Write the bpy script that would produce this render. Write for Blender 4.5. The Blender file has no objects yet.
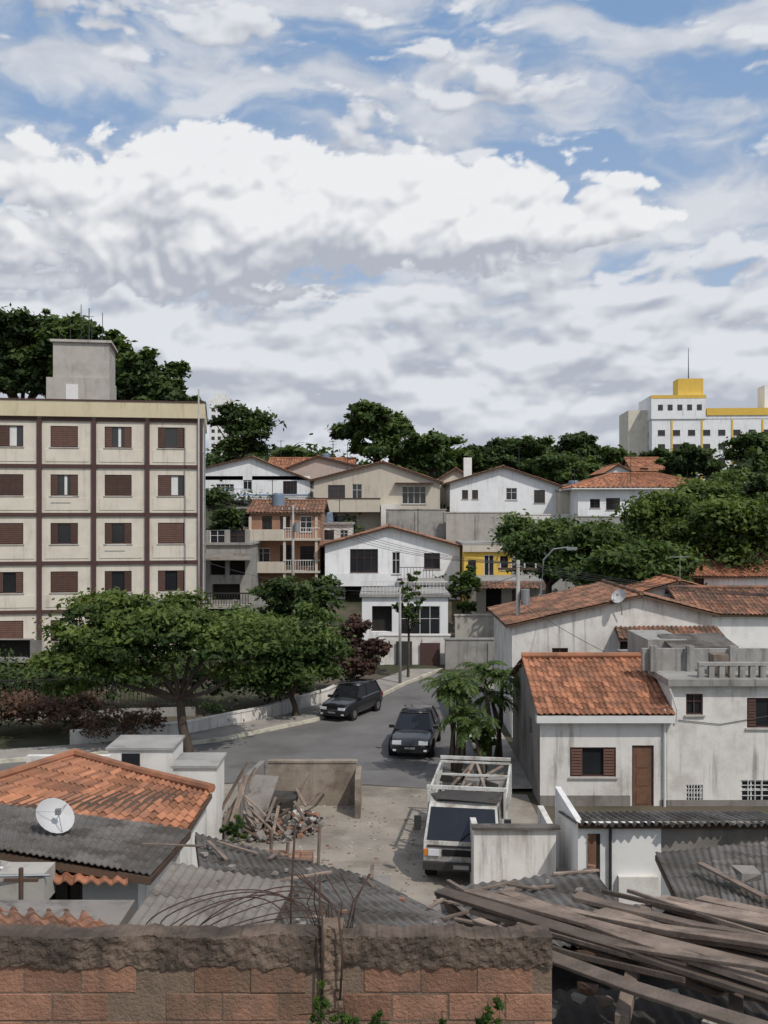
import bpy, math, random
import numpy as np
from mathutils import Vector, Matrix
from mathutils import noise as mn
random.seed(7)
H=9.7
def W(px,py,d): return Vector(((px-384)/1000*d, d, H-(py-512)/1000*d))
def X(px,d): return (px-384)/1000*d
def Z(py,d): return H-(py-512)/1000*d
sc=bpy.context.scene
# ------------------------------------------------------------------ node helpers
class S:
    def __init__(s,nt,sock): s.nt=nt; s.k=sock
    def _m(s,op,*o):
        n=s.nt.nodes.new('ShaderNodeMath'); n.operation=op
        for i,v in enumerate((s,)+o):
            if isinstance(v,S): s.nt.links.new(v.k,n.inputs[i])
            else: n.inputs[i].default_value=v
        return S(s.nt,n.outputs[0])
    def __add__(s,o): return s._m('ADD',o)
    def __sub__(s,o): return s._m('SUBTRACT',o)
    def __mul__(s,o): return s._m('MULTIPLY',o)
    def __truediv__(s,o): return s._m('DIVIDE',o)
def smooth(v,a,b):
    n=v.nt.nodes.new('ShaderNodeMapRange'); n.interpolation_type='SMOOTHSTEP'
    v.nt.links.new(v.k,n.inputs[0]); n.inputs[1].default_value=a; n.inputs[2].default_value=b
    return S(v.nt,n.outputs[0])
def vec(nt,x,y,z):
    n=nt.nodes.new('ShaderNodeCombineXYZ')
    for i,v in enumerate((x,y,z)):
        if isinstance(v,S): nt.links.new(v.k,n.inputs[i])
        else: n.inputs[i].default_value=v
    return n.outputs[0]
def noise(nt,v,scale,detail=5,rough=.55,dist=0):
    n=nt.nodes.new('ShaderNodeTexNoise'); n.inputs['Scale'].default_value=scale; n.inputs['Detail'].default_value=detail
    n.inputs['Roughness'].default_value=rough; n.inputs['Distortion'].default_value=dist
    nt.links.new(v,n.inputs['Vector']); return S(nt,n.outputs['Fac'])
def mixc(nt,f,a,b,mode='MIX'):
    n=nt.nodes.new('ShaderNodeMix'); n.data_type='RGBA'; n.blend_type=mode
    for i,v in ((0,f),(6,a),(7,b)):
        if isinstance(v,S): nt.links.new(v.k,n.inputs[i])
        elif hasattr(v,'is_output'): nt.links.new(v,n.inputs[i])
        elif isinstance(v,tuple): n.inputs[i].default_value=(v[0],v[1],v[2],1)
        else: n.inputs[i].default_value=v
    return n.outputs[2]
def mapping(nt,v,sc_):
    n=nt.nodes.new('ShaderNodeMapping'); n.inputs['Scale'].default_value=sc_; nt.links.new(v,n.inputs['Vector']); return n.outputs[0]
MATS={}
def mat(name,col,rough=.85,var=.12,scale=1.5,dirt=0.,dcol=(.1,.08,.06),streak=0.,scol=(.06,.055,.05),bump=0.,bscale=20,rnd=0.,col2=None,metal=0.,spec=.3,dscale=.9,coat=0.,lo=.45,hi=.7):
    if name in MATS: return MATS[name]
    m=bpy.data.materials.new(name); m.use_nodes=True; nt=m.node_tree; p=nt.nodes['Principled BSDF']
    tc=nt.nodes.new('ShaderNodeTexCoord').outputs['Object']
    c=mixc(nt,noise(nt,tc,scale,4,.6),tuple(x*(1-var*1.6) for x in col),tuple(min(.95,x*(1+var*1.2)) for x in col))
    if rnd or col2:
        at=nt.nodes.new('ShaderNodeAttribute'); at.attribute_name='rnd'; r=S(nt,at.outputs['Fac'])
        if col2: c=mixc(nt,r,c,col2)
        if rnd: 
            c=mixc(nt,1.0,c,vec(nt,r*rnd+(1-rnd*.5),r*rnd+(1-rnd*.5),r*rnd+(1-rnd*.5)),'MULTIPLY')
    if dirt: c=mixc(nt,smooth(noise(nt,tc,dscale,6,.65),lo,hi)*dirt,c,dcol)
    if streak:
        a=noise(nt,mapping(nt,tc,(3.2,3.2,.28)),1.0,5,.7); b=noise(nt,tc,.45,2)
        c=mixc(nt,smooth(a,.48,.72)*smooth(b,.35,.6)*streak,c,scol)
    nt.links.new(c,p.inputs['Base Color'])
    p.inputs['Roughness'].default_value=rough; p.inputs['Metallic'].default_value=metal
    p.inputs['Specular IOR Level'].default_value=spec; p.inputs['Coat Weight'].default_value=coat
    if bump:
        bn=nt.nodes.new('ShaderNodeBump'); bn.inputs['Strength'].default_value=bump; bn.inputs['Distance'].default_value=.02
        nt.links.new(noise(nt,tc,bscale,4,.65).k,bn.inputs['Height']); nt.links.new(bn.outputs[0],p.inputs['Normal'])
    MATS[name]=m; return m
def leafmat(name,ca,cb,tr=.3):
    m=bpy.data.materials.new(name); m.use_nodes=True; nt=m.node_tree; p=nt.nodes['Principled BSDF']; out=nt.nodes['Material Output']
    at=nt.nodes.new('ShaderNodeAttribute'); at.attribute_name='rnd'
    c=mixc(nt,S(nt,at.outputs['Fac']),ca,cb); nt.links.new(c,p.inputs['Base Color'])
    p.inputs['Roughness'].default_value=.55; p.inputs['Specular IOR Level'].default_value=.18
    t=nt.nodes.new('ShaderNodeBsdfTranslucent'); nt.links.new(mixc(nt,1.0,c,(1.3,1.25,.5),'MULTIPLY'),t.inputs[0])
    mx=nt.nodes.new('ShaderNodeMixShader'); mx.inputs[0].default_value=tr
    nt.links.new(p.outputs[0],mx.inputs[1]); nt.links.new(t.outputs[0],mx.inputs[2]); nt.links.new(mx.outputs[0],out.inputs[0])
    return m
# ------------------------------------------------------------------ mesh builder
class MB:
    def __init__(s): s.v=[]; s.f=[]; s.r=[]
    def quad(s,pts,M=None,r=.5):
        b=len(s.v)
        for q in pts:
            q=Vector(q); s.v.append(tuple(M@q if M else q))
        s.f.append(tuple(range(b,b+len(pts)))); s.r.append(r)
    def box(s,x0,x1,y0,y1,z0,z1,M=None,r=.5):
        b=len(s.v)
        for q in ((x0,y0,z0),(x1,y0,z0),(x1,y1,z0),(x0,y1,z0),(x0,y0,z1),(x1,y0,z1),(x1,y1,z1),(x0,y1,z1)):
            q=Vector(q); s.v.append(tuple(M@q if M else q))
        for f in ((0,3,2,1),(4,5,6,7),(0,1,5,4),(1,2,6,5),(2,3,7,6),(3,0,4,7)):
            s.f.append(tuple(b+i for i in f)); s.r.append(r)
    def lump(s,M,sx,sy,sz,rng,r=.5):
        """irregular broken chunk"""
        b=len(s.v)
        for q in ((-1,-1,-1),(1,-1,-1),(1,1,-1),(-1,1,-1),(-1,-1,1),(1,-1,1),(1,1,1),(-1,1,1)):
            q=Vector((q[0]*sx*rng.uniform(.5,1.1),q[1]*sy*rng.uniform(.5,1.1),q[2]*sz*rng.uniform(.5,1.1))); s.v.append(tuple(M@q))
        for f in ((0,3,2,1),(4,5,6,7),(0,1,5,4),(1,2,6,5),(2,3,7,6),(3,0,4,7)):
            s.f.append(tuple(b+i for i in f)); s.r.append(r)
    def beam(s,p0,p1,w,t,up=(0,0,1),r=.5):
        p0=Vector(p0); p1=Vector(p1); d=p1-p0; L=d.length
        if L<1e-5: return
        d.normalize(); sd=d.cross(Vector(up))
        if sd.length<1e-3: sd=d.cross(Vector((1,0,0)))
        sd.normalize(); u=sd.cross(d)
        M=Matrix(((d.x,sd.x,u.x,p0.x),(d.y,sd.y,u.y,p0.y),(d.z,sd.z,u.z,p0.z),(0,0,0,1)))
        s.box(0,L,-w/2,w/2,-t/2,t/2,M,r)
    def tube(s,pts,r,n=6,r1=None,rn=.5,M=None):
        pts=[Vector(p) for p in pts]; k=len(pts); b=len(s.v)
        for i,p in enumerate(pts):
            d=(pts[min(i+1,k-1)]-pts[max(i-1,0)]).normalized()
            a=d.cross(Vector((0,0,1)))
            if a.length<.1: a=d.cross(Vector((1,0,0)))
            a.normalize(); c=a.cross(d); rr=r if r1 is None else r+(r1-r)*i/(k-1)
            for j in range(n):
                t=2*math.pi*j/n; q=p+a*(rr*math.cos(t))+c*(rr*math.sin(t)); s.v.append(tuple(M@q if M else q))
        for i in range(k-1):
            for j in range(n):
                s.f.append((b+i*n+j,b+i*n+(j+1)%n,b+(i+1)*n+(j+1)%n,b+(i+1)*n+j)); s.r.append(rn)
        s.f.append(tuple(b+j for j in range(n))[::-1]); s.r.append(rn)
        s.f.append(tuple(b+(k-1)*n+j for j in range(n))); s.r.append(rn)
    def roof(s,A,B,C,D,kind='tile',far=False,rng=random):
        A,B,C,D=[Vector(q) for q in (A,B,C,D)]
        Lu=((B-A).length+(C-D).length)/2; Lv=((D-A).length+(C-B).length)/2
        nrm=(B-A).cross(D-A).normalized()
        if nrm.z<0: nrm=-nrm
        if kind=='tile': per,amp,row,step=.20,.03,.36,.018
        else: per,amp,row,step=.13,.014,1.5,.01
        if far and kind=='tile': per,amp=.3,.045
        ns=4 if far else 6
        nw=max(1,round(Lu/per)); nr=max(1,round(Lv/row)); cols=nw*ns
        jt=[[rng.random() for _ in range(nr)] for _ in range(nw+1)]
        shr=[rng.random() for _ in range(nw+1)]
        sag=.03 if kind=='tile' and not far else .012
        P=lambda u,v:(A*(1-u)+B*u)*(1-v)+(D*(1-u)+C*u)*v+Vector((0,0,sag*mn.noise(Vector((u*5+A.x,v*3,A.y)))))
        for j in range(nr):
            v0=j/nr; v1=(j+1)/nr; b=len(s.v)
            for i in range(cols+1):
                u=i/cols; w=amp*math.sin(2*math.pi*i/ns)
                k=min(int(i/ns),nw); dj=(jt[k][j]-.5)*(.024 if kind=='tile' else .0)
                e0=Vector((0,0,0))
                if kind=='tile': e0=(A-D).normalized()*(jt[k][j]-.5)*.03
                if not (kind=='tile'): dj=(shr[k//7]-.5)*.02; e0=(A-D).normalized()*(shr[k//7]-.3)*.12 if j==0 else e0
                s.v.append(tuple(P(u,v0)+e0+nrm*(w+step+dj))); s.v.append(tuple(P(u,v1)+nrm*(w+dj)))
                s.v.append(tuple(P(u,v0)+e0+nrm*(w+dj-.008)))
            for i in range(cols):
                k=int(i/ns); r=jt[k][j] if kind=='tile' else shr[(k//7)]*.6+jt[(k//7)][j]*.4
                a=b+3*i; s.f.append((a,a+3,a+4,a+1)); s.r.append(r)
                s.f.append((a+2,a+5,a+3,a)); s.r.append(r*.5)
    def slab(s,A,B,C,D,off0,off1):
        A,B,C,D=[Vector(q) for q in (A,B,C,D)]; n=(B-A).cross(D-A).normalized()
        if n.z<0: n=-n
        lo=[q+n*off0 for q in (A,B,C,D)]; hi=[q+n*off1 for q in (A,B,C,D)]
        b=len(s.v); s.v+= [tuple(q) for q in lo+hi]
        for f in ((0,3,2,1),(4,5,6,7),(0,1,5,4),(1,2,6,5),(2,3,7,6),(3,0,4,7)): s.f.append(tuple(b+i for i in f)); s.r.append(.5)
def mkobj(name,v,f,r,m,smooth_=False):
    me=bpy.data.meshes.new(name); me.from_pydata(v,[],f)
    a=me.attributes.new('rnd','FLOAT','FACE'); a.data.foreach_set('value',np.array(r,dtype=np.float32))
    if m: me.materials.append(m)
    if smooth_: me.polygons.foreach_set('use_smooth',[True]*len(f))
    me.update(); o=bpy.data.objects.new(name,me); sc.collection.objects.link(o); return o
class G:
    def __init__(s,name,loc=(0,0,0),rz=0.):
        s.e=bpy.data.objects.new(name,None); sc.collection.objects.link(s.e); s.e.location=loc; s.e.rotation_euler=(0,0,rz); s.p={}; s.e.empty_display_size=.3
    def part(s,name,m,sm=False):
        k=name+'|'+m.name
        if k not in s.p: s.p[k]=(name,m,MB(),sm)
        return s.p[k][2]
    def done(s,mods=None):
        out={}
        for k,(n,m,b,sm) in s.p.items():
            if not b.f: continue
            o=mkobj(n,b.v,b.f,b.r,m,sm); o.parent=s.e; out[n]=o
        return out
def single(name,mb,m,sm=False): return mkobj(name,mb.v,mb.f,mb.r,m,sm)
# ------------------------------------------------------------------ materials
M_cream=mat('cream_plaster',(.64,.59,.50),var=.08,streak=.5,scol=(.25,.2,.15),bump=.15,dirt=.3,dcol=(.42,.36,.30))
M_white=mat('white_plaster',(.75,.75,.73),var=.06,streak=.6,scol=(.28,.26,.23),dirt=.35,dcol=(.42,.40,.36),bump=.2)
M_whiteclean=mat('white_paint_wall',(.79,.80,.81),var=.05,streak=.55,scol=(.35,.33,.30),dirt=.3,dcol=(.5,.48,.45),bump=.1,dscale=.5)
M_oldwhite=mat('weathered_white_plaster',(.70,.68,.64),var=.1,streak=.75,scol=(.19,.17,.145),dirt=.6,dcol=(.40,.36,.31),bump=.35,bscale=12,dscale=.7)
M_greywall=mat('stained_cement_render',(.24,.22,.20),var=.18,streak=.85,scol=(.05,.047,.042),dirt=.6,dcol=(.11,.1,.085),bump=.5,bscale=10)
M_beige=mat('beige_plaster',(.52,.47,.39),var=.08,streak=.55,scol=(.2,.16,.12),bump=.15)
M_orange=mat('orange_plaster',(.34,.185,.12),var=.16,streak=.6,scol=(.12,.07,.05),dirt=.55,dcol=(.32,.25,.19),bump=.2)
M_pink=mat('pinkish_plaster',(.48,.40,.35),var=.1,streak=.3)
M_yellow=mat('yellow_paint',(.68,.45,.09),var=.08,streak=.3,scol=(.3,.2,.06))
M_paleyel=mat('pale_yellow_band',(.58,.51,.35),var=.08,streak=.45,scol=(.2,.16,.1))
M_conc=mat('raw_concrete',(.33,.32,.30),var=.2,streak=.8,scol=(.07,.065,.06),dirt=.5,dcol=(.15,.14,.12),bump=.4,bscale=14)
M_concl=mat('light_concrete',(.42,.40,.36),var=.15,streak=.6,scol=(.15,.14,.12),dirt=.4,dcol=(.25,.22,.18),bump=.3)
M_brown=mat('brown_trim',(.08,.043,.039),var=.15,rough=.7)
M_shut=mat('brown_shutter',(.12,.065,.05),var=.25,rough=.6,scale=3,rnd=.7)
M_wood=mat('timber_fascia',(.10,.065,.045),var=.3)
M_doorw=mat('wooden_door',(.17,.09,.055),var=.3,scale=4,streak=.5)
M_glass=mat('window_glass',(.02,.022,.026),rough=.12,spec=.6,var=.3)
M_dark=mat('dark_interior',(.025,.022,.02),var=.3)  # near-black: paints the shade of openings, gaps and undercroft; also colours some cargo
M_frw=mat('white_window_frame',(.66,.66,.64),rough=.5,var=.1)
M_tile=mat('clay_roof_tile',(.36,.16,.088),var=.3,scale=2.5,rnd=.8,dirt=.75,dcol=(.15,.085,.06),bump=.3,bscale=30,dscale=1.1,lo=.42,hi=.72)
M_tileold=mat('old_clay_roof_tile',(.28,.14,.088),var=.3,scale=2,rnd=.8,dirt=.85,dcol=(.10,.07,.052),bump=.3,bscale=30,dscale=1.2,lo=.4,hi=.62)
M_fib=mat('fibre_cement_roof',(.15,.14,.128),var=.4,scale=1.2,rnd=.6,dirt=.85,dcol=(.055,.047,.038),bump=.6,bscale=25,dscale=1.3,lo=.42,hi=.62,streak=.4,scol=(.10,.06,.04))
M_fibl=mat('fibre_cement_roof_pale',(.22,.20,.175),var=.3,scale=1.5,rnd=.5,dirt=.85,dcol=(.085,.07,.055),bump=.6,bscale=25,dscale=1.1,streak=.4,scol=(.13,.08,.05))
M_brick=mat('clay_block',(.30,.16,.105),var=.35,scale=6,rnd=.5,dirt=.8,dcol=(.16,.11,.08),bump=.9,bscale=35,dscale=1.7,streak=.6,scol=(.08,.06,.045))
M_mort=mat('mortar',(.20,.145,.105),var=.3,scale=8,bump=.8,bscale=40)
M_capm=mat('stained_render_band',(.16,.118,.09),var=.4,scale=3,streak=.8,scol=(.035,.028,.022),dirt=.85,dcol=(.05,.038,.03),bump=1.,bscale=18,dscale=1.6,lo=.4,hi=.6)
M_plank=mat('weathered_plank',(.22,.17,.135),var=.55,scale=2.5,rnd=1.2,bump=.6,bscale=30,dirt=.6,dcol=(.07,.05,.04),dscale=3)
M_rust=mat('rusty_rebar',(.08,.05,.04),var=.4,scale=10,rough=.9)
M_metal=mat('galvanised_metal',(.35,.36,.37),rough=.45,metal=.7,var=.15)
M_dmetal=mat('dark_metal',(.06,.06,.06),rough=.5,metal=.5)
M_polec=mat('concrete_pole',(.33,.32,.30),var=.2,streak=.3)
M_bark=mat('bark',(.085,.065,.05),var=.4,scale=6,bump=.8,bscale=20)
M_carp=mat('black_car_paint',(.010,.010,.011),rough=.25,spec=.5,coat=.6,var=.1)
M_tyre=mat('tyre_rubber',(.015,.015,.015),rough=.9)
M_hub=mat('wheel_hub',(.3,.3,.31),rough=.35,metal=.8)
M_lamp=mat('headlamp_glass',(.65,.67,.7),rough=.1,spec=.8)
M_truckw=mat('truck_white_paint',(.58,.58,.55),rough=.45,var=.12,dirt=.7,dcol=(.26,.22,.17),streak=.8,scol=(.15,.11,.08),coat=.2,dscale=1.8)
M_red=mat('tail_lamp_red',(.4,.02,.02),rough=.3)
M_blue=mat('blue_trim',(.33,.40,.50),var=.1)
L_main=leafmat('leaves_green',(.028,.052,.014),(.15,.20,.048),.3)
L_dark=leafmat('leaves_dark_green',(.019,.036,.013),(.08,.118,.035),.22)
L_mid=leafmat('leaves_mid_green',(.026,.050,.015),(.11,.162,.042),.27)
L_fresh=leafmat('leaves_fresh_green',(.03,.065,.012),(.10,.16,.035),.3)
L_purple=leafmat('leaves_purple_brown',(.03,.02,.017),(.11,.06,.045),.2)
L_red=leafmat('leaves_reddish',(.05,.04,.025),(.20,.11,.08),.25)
# ------------------------------------------------------------------ terrain
def hy(y): return np.interp(y,[-200,7.0,7.6,9,13,18,22,60,70,80,86,90,96,100,120,150,250,600,1200,3000],[5,5,3.2,3,1.5,.5,0,0,1.2,2.7,4.6,6.4,8.6,9.4,12,14,17,20,10,-10])
def h(x,y):
    x=np.asarray(x,float); y=np.asarray(y,float)
    return hy(y)+8*np.exp(-((x+32)/13)**2-((y-98)/18)**2)
def hz(x,y): return float(h(x,y))
xs=np.concatenate([np.linspace(-2500,-80,18),np.linspace(-75,75,101),np.linspace(80,2500,18)])
ys=np.concatenate([np.linspace(-200,0,6),np.linspace(2,6,3),[7.0,7.6,9,11,13,15,18,20,22],np.arange(24,180,2.),np.linspace(185,3000,30)])
XX,YY=np.meshgrid(xs,ys); ZZ=h(XX,YY)
nx,ny=len(xs),len(ys)
V=np.stack([XX.ravel(),YY.ravel(),ZZ.ravel()],1).tolist()
F=[(j*nx+i,j*nx+i+1,(j+1)*nx+i+1,(j+1)*nx+i) for j in range(ny-1) for i in range(nx-1)]
M_ground=mat('ground_soil_grass',(.11,.09,.065),var=.3,scale=.5,dirt=.9,dcol=(.035,.045,.02),dscale=.15,bump=.4,bscale=4,lo=.4,hi=.6)
mkobj('ground',V,F,[.5]*len(F),M_ground)
def poly(name,pts,z,m):
    b=MB(); b.quad([(x,y,z) for x,y in pts]); return single(name,b,m)
M_asph=mat('asphalt',(.165,.16,.155),var=.22,scale=.7,dirt=.75,dcol=(.105,.10,.095),dscale=.3,bump=.3,bscale=40)
M_lot=mat('worn_concrete_yard',(.31,.275,.23),var=.3,scale=.8,dirt=.85,dcol=(.15,.13,.105),dscale=.45,bump=.5,bscale=12)
M_pave=mat('pavement_concrete',(.32,.30,.27),var=.2,scale=1,dirt=.6,dcol=(.16,.14,.12),bump=.3)
M_kerb=mat('kerb_white',(.55,.52,.42),var=.2,dirt=.8,dcol=(.2,.18,.15),dscale=1.4)
roadL=[(-42,36),(-18,37.5),(-11,39.8),(-6.8,42.3),(-3.2,46.2),(-.6,51),(1.2,56),(3.5,61),(8,65),(30,68)]
roadR=[(30,62),(12,60),(6.5,57),(4.1,51),(3.6,44),(3.7,38),(3.7,34.5),(-.5,35.6),(-5,36),(-12,33.5),(-42,30)]
poly('road',roadL+roadR,.004,M_asph)
poly('yard_paving',[(-9,21.5),(4.9,21.5),(4.9,34.3),(-.5,35.4),(-5,35.8),(-9,34.5)],.008,M_lot)
b=MB()
rp=random.Random(8)
for (cx,cy,rx,ry) in ((-.2,38.2,1.9,.6),(2.4,48.5,.6,2.4),(-4.6,38.4,1.3,.4)):
    b.quad([(cx-rx,cy-ry,.012),(cx+rx*.9,cy-ry*1.1,.012),(cx+rx,cy+ry*.9,.012),(cx-rx*.8,cy+ry,.012)])
single('road_patch',b,mat('asphalt_patch',(.13,.127,.124),var=.3,dirt=.6,dcol=(.16,.155,.15),bump=.3))
def strip(name,P,wd,z,th,m,side=1):
    b=MB(); n=len(P); Q=[]
    for i,(x,y) in enumerate(P):
        a=Vector(P[max(i-1,0)]); c=Vector(P[min(i+1,n-1)]); d=(c-a).normalized(); nn=Vector((-d.y,d.x))*side; Q.append((x+nn.x*wd,y+nn.y*wd))
    for i in range(n-1):
        p,q,r_,s_=P[i],P[i+1],Q[i+1],Q[i]
        b.quad([(p[0],p[1],z+th),(q[0],q[1],z+th),(r_[0],r_[1],z+th),(s_[0],s_[1],z+th)])
        b.quad([(p[0],p[1],z),(q[0],q[1],z),(q[0],q[1],z+th),(p[0],p[1],z+th)])
        b.quad([(s_[0],s_[1],z),(r_[0],r_[1],z),(r_[0],r_[1],z+th),(s_[0],s_[1],z+th)])
    return single(name,b,m)
strip('kerb',roadL,.16,0,.15,M_kerb); 
strip('pavement',[(x-.1,y+.15) for x,y in roadL],1.7,0,.13,M_pave)
strip('kerb',[(12,60),(6.5,57),(4.1,51),(3.6,44),(3.7,38),(3.7,34.6)],.16,0,.15,M_kerb,1)
strip('pavement',[(12.2,59.8),(6.7,56.8),(4.3,51),(3.8,44),(3.9,38),(3.9,34.6)],1.3,0,.13,M_pave,1)
b=MB(); PW=[(-13,41.4),(-8.6,43.2),(-5.6,46.6),(-2.9,51.2),(-1.6,55.5)]
for i in range(len(PW)-1):
    b.beam((*PW[i],.3),(*PW[i+1],.3),.18,.6); b.beam((*PW[i],.63),(*PW[i+1],.63),.26,.06)
single('low_wall',b,M_oldwhite)
# ------------------------------------------------------------------ foliage
def leafmesh(name,blobs,ncl,npc,leaf,m,seed,cr=None,flat=.6,parent=None,shell=.38):
    rng=np.random.default_rng(seed)
    B=np.array(blobs,float); vol=(B[:,3]*B[:,4]*B[:,5])**.8; pick=rng.choice(len(B),ncl,p=vol/vol.sum())
    u=rng.normal(size=(ncl,3)); u/=np.linalg.norm(u,axis=1)[:,None]; u[:,2]=np.where(u[:,2]<-.35,-u[:,2]*.6,u[:,2])
    r=rng.random(ncl)**shell*(.9+.35*rng.random(ncl)**3)
    C=B[pick,:3]+u*r[:,None]*B[pick,3:]
    if cr is None: cr=float(np.mean(B[:,3]))*.24
    crs=cr*(.5+1.0*rng.random(ncl))
    tn=np.clip(-.02+.65*rng.random(ncl)**1.3+.5*np.clip(u[:,2],-.2,1)*r,0,1)  # clump tone: random, plus painted light that brightens higher, outer clumps
    pts=C[:,None,:]+rng.normal(size=(ncl,npc,3))*crs[:,None,None]*np.array([.6,.6,.6*flat])
    out=np.repeat(u[:,None,:],npc,1)
    nr=rng.normal(size=(ncl,npc,3))*.5+out*.4+np.array([0,-.1,.6]); nr/=np.linalg.norm(nr,axis=2)[...,None]
    t=rng.normal(size=nr.shape); t-=nr*(t*nr).sum(2)[...,None]; t/=np.linalg.norm(t,axis=2)[...,None]; bt=np.cross(nr,t)
    sz=leaf*(.6+.8*rng.random((ncl,npc,1)))
    v=np.stack([pts-t*sz,pts-bt*sz*.5,pts+t*sz,pts+bt*sz*.5],2).reshape(-1,3)
    n=ncl*npc; me=bpy.data.meshes.new(name); me.vertices.add(n*4); me.vertices.foreach_set('co',v.astype(np.float32).ravel())
    me.loops.add(n*4); me.loops.foreach_set('vertex_index',np.arange(n*4,dtype=np.int32))
    me.polygons.add(n); me.polygons.foreach_set('loop_start',np.arange(0,n*4,4,dtype=np.int32))
    a=me.attributes.new('rnd','FLOAT','FACE'); rel=np.clip((pts[...,2]-C[:,None,2])/(crs[:,None]*flat+.01),-1,1)*.12  # upper leaves of each clump painted lighter, like light from above
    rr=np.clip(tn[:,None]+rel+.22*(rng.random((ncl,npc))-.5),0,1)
    a.data.foreach_set('value',rr.astype(np.float32).ravel()); me.materials.append(m); me.update(); me.validate()
    o=bpy.data.objects.new(name,me); sc.collection.objects.link(o)
    if parent: o.parent=parent
    return o,C
def tree(name,base,blobs,ncl,npc,leaf,m,seed,tr=.25,cr=None,flat=.6,bark=None,lim=22,fk=None):
    rnd=random.Random(seed); g=G(name)
    o,C=leafmesh('crown',blobs,ncl,npc,leaf,m,seed,cr,flat,g.e)
    mb=g.part('trunk',bark or M_bark,True); base=Vector(base)
    B=[Vector(q[:3]) for q in blobs]; cen=sum(B,Vector())/len(B); zlow=min(q[2]-q[5] for q in blobs)
    fk=Vector(fk) if fk else base.lerp(Vector((cen.x*.5+base.x*.5,cen.y*.5+base.y*.5,max(zlow+.2,base.z+.8))),.95)
    mid=base.lerp(fk,.5)+Vector((rnd.uniform(-.1,.1),0,0))
    mb.tube([base-Vector((0,0,.3)),base+Vector((0,0,.1)),mid,fk],tr*1.25,8,tr*.8)
    for bc in B[:9]:
        q=fk.lerp(bc,.5)+Vector((rnd.uniform(-.3,.3),rnd.uniform(-.3,.3),-.15)); mb.tube([fk,q,bc],tr*.55,6,tr*.2)
    idx=list(range(len(C))); rnd.shuffle(idx)
    for i in idx[:lim]:
        c=Vector(C[i]); bc=min(B,key=lambda q:(q-c).length); s0=fk.lerp(bc,.75); mb.tube([s0,s0.lerp(c,.5)+Vector((0,0,.1)),c],tr*.2,5,tr*.07)
    g.done(); return g
def tree_at(name,px,pt,pb,hw,d,leaf,ncl,npc,m,seed,sub=7,tr=.25,base=None,cr=None,flat=.6,dep=.8):
    rnd=random.Random(seed*3+1); cx=X(px,d); zt=Z(pt,d); zb=Z(pb,d); rx=hw*d/1000; cz=(zt+zb)/2; rz=(zt-zb)/2
    bl=[(cx,d,cz,rx*.58,rx*.6*dep,rz*.66)]
    for i in range(sub):
        a=2*math.pi*i/sub+rnd.uniform(-.4,.4); k=rnd.uniform(.5,.72); s_=rnd.uniform(.26,.48)
        bl.append((cx+math.cos(a)*rx*k,d+math.sin(a*2.3)*rx*.5*dep,cz+math.sin(a)*rz*k*.9+rz*.05,rx*s_,rx*s_*dep,rz*s_*.95))
    bz=hz(cx,d) if base is None else base
    return tree(name,(cx,d,bz),bl,ncl,npc,leaf,m,seed,tr,cr=cr,flat=flat)
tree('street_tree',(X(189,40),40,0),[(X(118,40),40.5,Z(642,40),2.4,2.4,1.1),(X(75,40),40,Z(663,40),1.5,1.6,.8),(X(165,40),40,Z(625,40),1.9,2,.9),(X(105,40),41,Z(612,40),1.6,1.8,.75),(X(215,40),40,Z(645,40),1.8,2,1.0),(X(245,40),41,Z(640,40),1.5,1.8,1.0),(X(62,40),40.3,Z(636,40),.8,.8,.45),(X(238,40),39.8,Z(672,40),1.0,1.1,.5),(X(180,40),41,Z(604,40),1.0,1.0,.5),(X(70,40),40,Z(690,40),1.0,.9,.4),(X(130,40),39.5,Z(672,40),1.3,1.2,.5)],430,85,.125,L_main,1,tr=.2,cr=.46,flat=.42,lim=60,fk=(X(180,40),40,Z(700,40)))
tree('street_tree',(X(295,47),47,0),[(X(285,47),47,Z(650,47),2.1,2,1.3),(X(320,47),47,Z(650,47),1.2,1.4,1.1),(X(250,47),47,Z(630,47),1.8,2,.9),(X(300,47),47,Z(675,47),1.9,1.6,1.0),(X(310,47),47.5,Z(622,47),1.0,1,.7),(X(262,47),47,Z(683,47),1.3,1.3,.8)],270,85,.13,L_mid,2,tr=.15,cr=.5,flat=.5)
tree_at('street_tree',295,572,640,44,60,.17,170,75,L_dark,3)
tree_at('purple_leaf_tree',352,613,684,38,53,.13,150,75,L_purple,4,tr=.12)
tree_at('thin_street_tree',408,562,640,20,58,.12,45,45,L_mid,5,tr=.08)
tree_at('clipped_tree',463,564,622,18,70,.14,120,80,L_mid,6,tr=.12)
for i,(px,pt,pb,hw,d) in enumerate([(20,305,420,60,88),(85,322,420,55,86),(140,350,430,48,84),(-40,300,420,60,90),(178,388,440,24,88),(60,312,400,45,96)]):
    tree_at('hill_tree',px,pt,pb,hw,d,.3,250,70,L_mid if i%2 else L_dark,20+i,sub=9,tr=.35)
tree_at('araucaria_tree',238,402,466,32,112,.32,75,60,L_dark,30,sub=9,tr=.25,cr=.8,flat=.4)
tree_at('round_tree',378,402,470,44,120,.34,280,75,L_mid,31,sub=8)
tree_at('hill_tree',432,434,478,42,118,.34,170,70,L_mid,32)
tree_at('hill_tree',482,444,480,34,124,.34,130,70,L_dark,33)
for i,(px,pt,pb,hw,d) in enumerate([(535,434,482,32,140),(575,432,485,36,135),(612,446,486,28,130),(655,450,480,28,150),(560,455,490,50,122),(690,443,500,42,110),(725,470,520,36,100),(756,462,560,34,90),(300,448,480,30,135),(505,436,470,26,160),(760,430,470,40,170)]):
    tree_at('hill_tree',px,pt,pb,hw,d,.34,160,70,(L_mid,L_dark)[i%2],40+i)
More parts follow.
